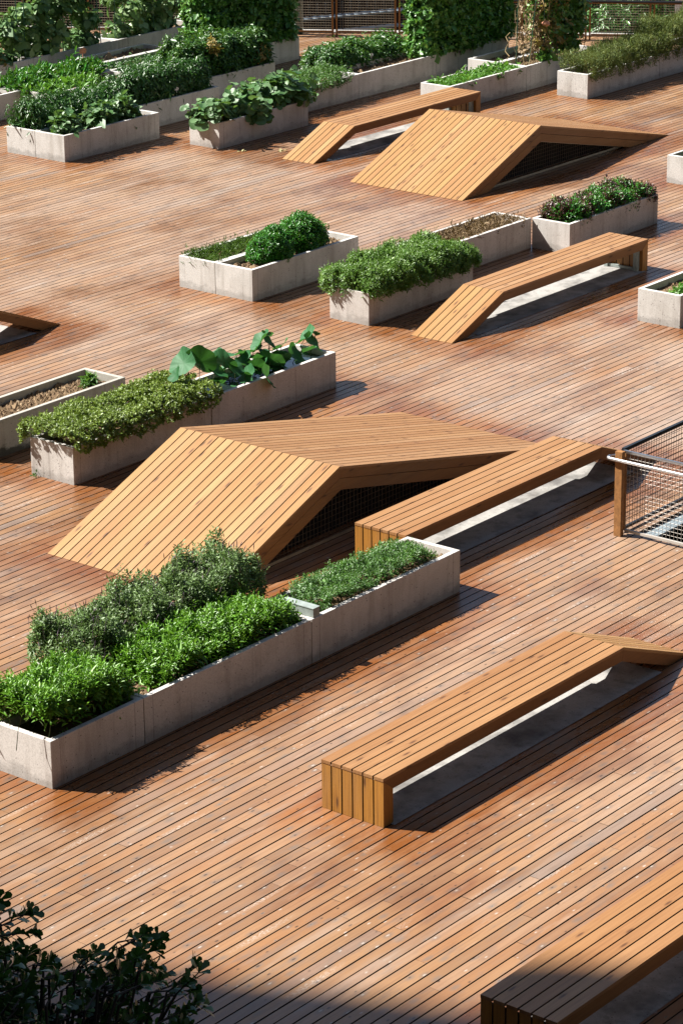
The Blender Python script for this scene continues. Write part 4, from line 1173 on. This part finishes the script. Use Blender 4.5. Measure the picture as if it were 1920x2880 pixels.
def canes(parent, pts, h, seed, mat='cane', rad=.010):
    rg = np.random.default_rng(seed)
    for (x, y) in pts:
        mb = MB(); mb.tube([(x, y, .34), (x + rg.normal(0, .05), y + rg.normal(0, .05), h)], rad, 5); mb.build('cane', M[mat], parent)

# drying beans on canes
t = thing('bean_vine', 'drying bean vine on green canes right of the tall vine block', 'vine', (44.5, 30.7, .35), 'climbing beans on canes')
canes(t, [(43.6, 30.5), (43.7, 30.85), (44.1, 30.5), (44.15, 30.9), (44.6, 30.52), (44.7, 30.9), (45.2, 30.55), (45.2, 30.9)], 2.0, 3)
mb = MB(); rg = np.random.default_rng(31)
for k in range(26):
    x, y = rg.uniform(43.5, 44.3), rg.uniform(30.42, 31.0)
    zt = rg.uniform(.9, 1.95)
    pts = [(x + .05 * math.sin(q * 1.9 + k) + rg.normal(0, .03), y + .05 * math.cos(q * 1.7 + k) + rg.normal(0, .03), .36 + (zt - .36) * q / 9) for q in range(10)]
    mb.tube(pts, rg.uniform(.004, .010), 5)
for k in range(14):
    x, y = rg.uniform(44.2, 45.6), rg.uniform(30.45, 31.0)
    mb.tube([(x + .05 * math.sin(q + k), y + .05 * math.cos(q * 1.3 + k), .36 + .12 * q) for q in range(10)], .006, 4)
mb.build('dried_stems', M['drystem'], t)
b = [(44.35 + .26 * k, 30.72, .95 + .33 * j, .26, .30, .28) for k in range(5) for j in range(4)] + [(45.1, 30.7, .62, .35, .28, .28), (44.05, 30.45, .52, .16, .12, .18)]
foliage('foliage', b, M['vine'], t, 150, dens=210, L=.115, ratio=.7, per=5, upmix=.3, th=(40, 110), droop=.3, tmpl=T_OVAL, depth=.3, zf=.36, rnd_shift=.2)
foliage('yellow_leaves', [(44.1 + .2 * k, 30.62, .8 + .3 * j, .22, .25, .25) for k in range(4) for j in range(4)], M['yellowbean'], t, 151, dens=45, L=.10, ratio=.6, per=3, depth=.3, zf=.4, tmpl=T_OVAL)
foliage('withered_leaves', [(43.8 + .2 * k, 30.65, .7 + .3 * j, .2, .22, .22) for k in range(4) for j in range(4)], M['dry'], t, 152, dens=60, L=.085, ratio=.5, per=4, depth=.3, zf=.4, droop=.6)
mb = MB(); mb.tube([(44.05, 30.45, .98 + .1), (44.06, 30.44, 1.12), (44.07, 30.45, 1.16), (44.07, 30.45, 1.19)], [.03, .085, .075, .02], 9)
o = mb.build('gourd', M['terracotta'], smooth=True); o['label'] = 'orange gourd hanging among the drying bean vines'; o['category'] = 'gourd'

for k, (x0, x1, mat, h, lab, ye) in enumerate([(36.9, 38.5, 'bean', 1.1, 'sparse yellowing bean plants at the top left corner', True),
                                        (38.45, 40.75, 'bean', 1.75, 'dense dark bean plants on canes at top left', False),
                                        (40.95, 43.4, 'bean', 1.75, 'paler bean plants on canes behind the stony planter', False)]):
    t = thing('bean_plant', lab, 'vine', ((x0 + x1) / 2, 38.7, .35), 'climbing beans on canes')
    canes(t, [(x0 + .1 + (x1 - x0 - .2) * q / 4, 38.55 + .3 * (q % 2)) for q in range(5)], 2.0, 60 + k)
    nx = max(2, int((x1 - x0) / .42))
    b = [(x0 + .1 + (x1 - x0 - .2) * (i + .5) / nx + .10 * math.sin(j * 2.1 + i), 38.70, .55 + .34 * j, .27 - .02 * j, .30, .26) for i in range(nx) for j in range(int(h / .34)) if (i * 7 + j * 3 + k) % 5]
    if ye:
        foliage('foliage', [(37.9, 38.65, .50, .5, .3, .2), (38.3, 38.7, .9, .25, .3, .45), (37.6, 38.7, 1.3, .2, .2, .2)], M['bean'], t, 160 + k, dens=130, L=.15, ratio=.75, per=4, upmix=.3, th=(50, 110), droop=.3, tmpl=T_OVAL, depth=.3, zf=.36)
        foliage('yellow_leaves', [(37.6, 38.7, .8, .3, .25, .35), (37.75, 38.65, .5, .3, .25, .2)], M['yellowbean'], t, 170, dens=80, L=.13, ratio=.7, per=4, droop=.4, tmpl=T_OVAL, depth=.3, zf=.36)
    else:
        foliage('foliage', b, M[mat], t, 160 + k, dens=62, L=.16, ratio=.78, per=5, upmix=.3, th=(50, 110), droop=.35, tmpl=T_OVAL, depth=.22, zf=.28, rnd_shift=.05 if k == 1 else .2)

# shrubs beyond the fence
for k, (s, off, z, r, lab) in enumerate([(5.55, 1.5, .0, .62, 'leafy shrub with drooping pale leaves behind the fence at top right'), (6.3, 2.4, .3, .8, 'dark green shrub behind the fence beside the white column'),
                                   (4.6, 2.6, .2, .9, 'dark bushy shrub behind the fence and the drying beans'), (6.6, 1.3, -.05, .4, 'small pale shrub between the fence posts next to the white column')]):
    p = fp(s, off)
    t = thing('shrub', lab, 'shrub', (p[0], p[1], -3.2), 'shrubs behind the far fence')
    foliage('foliage', [(p[0], p[1], z, r, r, r * .9), (p[0] + .3, p[1] - .3, z - .4, r * .9, r * .9, r)], M['bush' if k % 3 else 'pepper'], t, 180 + k, dens=130, L=.16, ratio=.34, per=7, upmix=.4, th=(40, 110), droop=.5, tmpl=T_LANCE, depth=.2, zf=-2.0, rnd_shift=.15 if k in (0, 3) else 0)
    mb = MB(); mb.tube([(p[0], p[1], -3.2), (p[0] + .1, p[1], -1.5), (p[0], p[1], z)], [.07, .05, .03], 7); mb.build('trunk', M['bark'], t)

# small things
def tag(pos, h, lab, mat, cat, w=.05):
    t = thing('plant_marker', lab, cat, pos)
    mb = MB(); mb.box((pos[0] - .004, pos[1] - .004, pos[2] - .12), (pos[0] + .004, pos[1] + .004, pos[2] + h)); mb.build('stake', M[mat], t)
    mb = MB()
    mb.face([(pos[0] - .5 * w, pos[1] + .4 * w, pos[2] + h), (pos[0] + .5 * w, pos[1] - .4 * w, pos[2] + h), (pos[0] + .75 * w, pos[1] - .5 * w, pos[2] + h + w * .8), (pos[0] + .2 * w, pos[1] - .1 * w, pos[2] + h + w * 1.3), (pos[0] - .4 * w, pos[1] + .5 * w, pos[2] + h + w * .8)], [(0, 0)] * 5, .5)
    mb.build('plate', M[mat], t)
tag((39.15, 37.62, .42), .12, 'orange leaf-shaped marker in the planter of pale stones', 'terracotta', 'plant marker', .09)
tag((37.2, 36.5, .42), .14, 'pale marker between the two beds of low greens at top left', 'terracotta', 'plant marker', .06)
tag((42.45, 31.10, .40), .10, 'white label stuck beside the flat lettuce bed', 'tag', 'plant marker', .045)
tag((37.55, 33.83, .42), .12, 'white tag at the front of the tall pepper hedge', 'tag', 'plant marker', .05)
tag((42.1, 33.02, .42), .12, 'white tag in front of the leafy amaranth', 'tag', 'plant marker', .05)
for k, (x, y, lab) in enumerate([(36.32, 31.28, 'fallen pale leaf on the deck below the squash planter'), (36.72, 30.75, 'darker fallen leaf on the deck between squash planter and bench ramp')]):
    rg = np.random.default_rng(40 + k)
    n = 6
    P = np.array([x, y, .012]) + rg.normal(0, .035, (n, 3)) * [1, 1, .15]
    D = rg.normal(size=(n, 3)) * [1, 1, .25]
    o = leaves('fallen_leaf', P, D, np.tile([0, 0, 1.0], (n, 1)) + rg.normal(0, .3, (n, 3)), np.full(n, .065), np.full(n, .04), M['litter'], None, rg, T_OVAL)
    o['label'] = lab; o['category'] = 'leaf'

# ------------------------------------------------------------------ shrub in the foreground, lower left
T_OBOV = (np.array([(0, 0, 0), (.45, .17, .03), (.80, .34, .02), (.97, .16, -.03), (.97, -.16, -.03), (.80, -.34, .02), (.45, -.17, .03)]), [(0, 1, 6), (1, 2, 5, 6), (2, 3, 4, 5)])
def at(u, v, depth):      # a point of the crown, measured on the photograph at its real distance
    d = fw + rt * (u * 1.22449 - 960) / 8100 - up * (v * 1.22449 - 1440) / 8100
    return np.array([0, 0, CAMZ]) + depth * d
tr = thing('small_tree', 'dark glossy-leaved small tree in the bottom left foreground', 'tree', (5.6, 6.1, -3.2))
rg = np.random.default_rng(5)
trunk_top = np.array([5.75, 6.05, 4.7])
mb = MB(); mb.tube([(5.6, 6.1, -3.2), (5.62, 6.08, 0), (5.7, 6.0, 2.6), trunk_top], [.09, .075, .06, .04], 9); mb.build('trunk', M['bark'], tr, smooth=True)
tips = []
for (u, v, n, su, sv) in [(20, 2130, 5, 30, 45), (75, 2105, 2, 12, 12), (130, 2260, 16, 60, 50), (60, 2230, 10, 50, 40), (230, 2240, 14, 50, 45), (330, 2175, 5, 30, 15), (320, 2260, 12, 50, 40), (400, 2235, 4, 30, 12),
                         (430, 2225, 2, 14, 8), (440, 2290, 3, 14, 15), (390, 2330, 6, 30, 30), (280, 2330, 16, 80, 30), (120, 2340, 18, 90, 25), (30, 2320, 10, 40, 40), (200, 2420, 26, 160, 50), (0, 2450, 20, 120, 60), (-60, 2300, 14, 50, 90),
                         (250, 2520, 20, 140, 50), (40, 2600, 16, 160, 60)]:
    for k in range(n):
        tips.append(at(u + rg.normal(0, su), v + rg.normal(0, sv), 9.5 + rg.normal(0, .22)))
P, D, N, S = [], [], [], []
tw = MB()
for q, tip in enumerate(tips):
    root = tip - rt * rg.uniform(.02, .20) - up * rg.uniform(.01, .11) - fw * rg.normal(0, .08)
    mid = (root + tip) / 2 + rg.normal(0, .012, 3)
    tw.tube([trunk_top + rg.normal(0, .03, 3), (trunk_top + root) / 2 + rg.normal(0, .05, 3), root, mid, tip], [.010, .007, .005, .0035, .002], 5)
    seg = tip - mid; L = np.linalg.norm(seg); ax = seg / L
    for f in np.arange(.0, 1.01, .024 / L):
        for w in range(2):
            p = mid + seg * f
            r3 = unit(np.cross(ax, rg.normal(size=3)))
            tt = R(rg.uniform(30, 85)) * (1 - .3 * f)
            d = ax * math.cos(tt) + r3 * math.sin(tt) + np.array([0, 0, .15])
            P.append(p); D.append(d); N.append(ax * math.sin(tt) - r3 * math.cos(tt) + rg.normal(0, .15, 3)); S.append(rg.uniform(.034, .052))
    for w in range(7):
        a = w * 0.9
        e1 = unit(np.cross(ax, [.3, .5, .8])); e2 = np.cross(ax, e1)
        r3 = e1 * math.cos(a) + e2 * math.sin(a); tt = R(rg.uniform(30, 70))
        P.append(tip); D.append(ax * math.cos(tt) + r3 * math.sin(tt) + np.array([0, 0, .1])); N.append(ax * math.sin(tt) - r3 * math.cos(tt)); S.append(rg.uniform(.03, .055))
S = np.array(S)
leaves('crown', np.array(P), np.array(D), np.array(N), S, S * .72, M['tree'], tr, rg, T_OBOV)
tw.build('branches', M['bark'], tr)

# ------------------------------------------------------------------ shading building and two added sky blockers, outside the frame
M['facade'] = plain('dark_facade', (0.035, 0.033, 0.031), 0.7, 0, 0.15, 0.2)
M['glass'] = plain('dark_window_glass', (0.012, 0.014, 0.016), 0.25, 0, 0.1, 0.3)
HZ = 42.0
off = np.array([SUN[0], SUN[1]]) * HZ / SUN[2]
def extrude(mb, pl, z0, z1):
    n = len(pl)
    for k in range(n):
        a, b = pl[k], pl[(k + 1) % n]
        mb.face([(b[0], b[1], z0), (a[0], a[1], z0), (a[0], a[1], z1), (b[0], b[1], z1)], [(0, 0)] * 4, .5)
    mb.face([(q[0], q[1], z1) for q in pl][::-1], [(0, 0)] * n, .5)
    mb.face([(q[0], q[1], z0) for q in pl], [(0, 0)] * n, .5)
def building(label, body, roof, h, floors):
    c = np.mean(np.array(body), axis=0)
    t = thing('building', label, 'building', (c[0], c[1], -3.2), 'tall buildings round the deck')
    mb = MB(); extrude(mb, body, -3.2, h - .45); mb.build('wall', M['facade'], t)
    mb = MB(); extrude(mb, roof, h - .44, h); mb.build('roof', M['facade'], t)
    mb = MB()
    for k in range(floors):
        z = .6 + k * (h - 1.5) / floors
        pl = [c + (np.array(q) - c) * 1.002 for q in body]
        extrude(mb, pl, z, z + 1.7)
    mb.build('window_band', M['glass'], t)
edge = [(10.0, 26), (12.0, 19), (13.4, 15.3), (13.9, 14.0), (14.32, 13.1), (14.56, 12.5), (14.84, 11.95), (15.08, 11.3), (15.45, 10.25), (15.9, 9.7), (16.6, 8.2), (17.0, 6.0), (15.5, -2), (12.0, -110), (-14, -110), (-14, 26)]  # follows the shadow edge; stretched behind the camera to hold back sky light
plan = [np.array(q) + off for q in edge]
cen = np.mean(plan, axis=0)
building('tall dark building outside the frame that shades the near end of the deck', [cen + (q - cen) * np.array([.90, .97]) for q in plan], plan, HZ, 12)
sq = [np.array(q) for q in [(8, -14), (75, -14), (75, -30), (8, -30)]]  # unseen block put in to keep sky light off the shaded sides
building('tall dark block added outside the frame on the right to cut sky light', sq, sq, 46.0, 13)
sq = [np.array(q) for q in [(6, 64), (75, 64), (75, 80), (6, 80)]]  # unseen block put in for deeper shadows, low enough to clear the sun
building('dark block added outside the frame on the left to cut sky light', sq, sq, 21.0, 6)
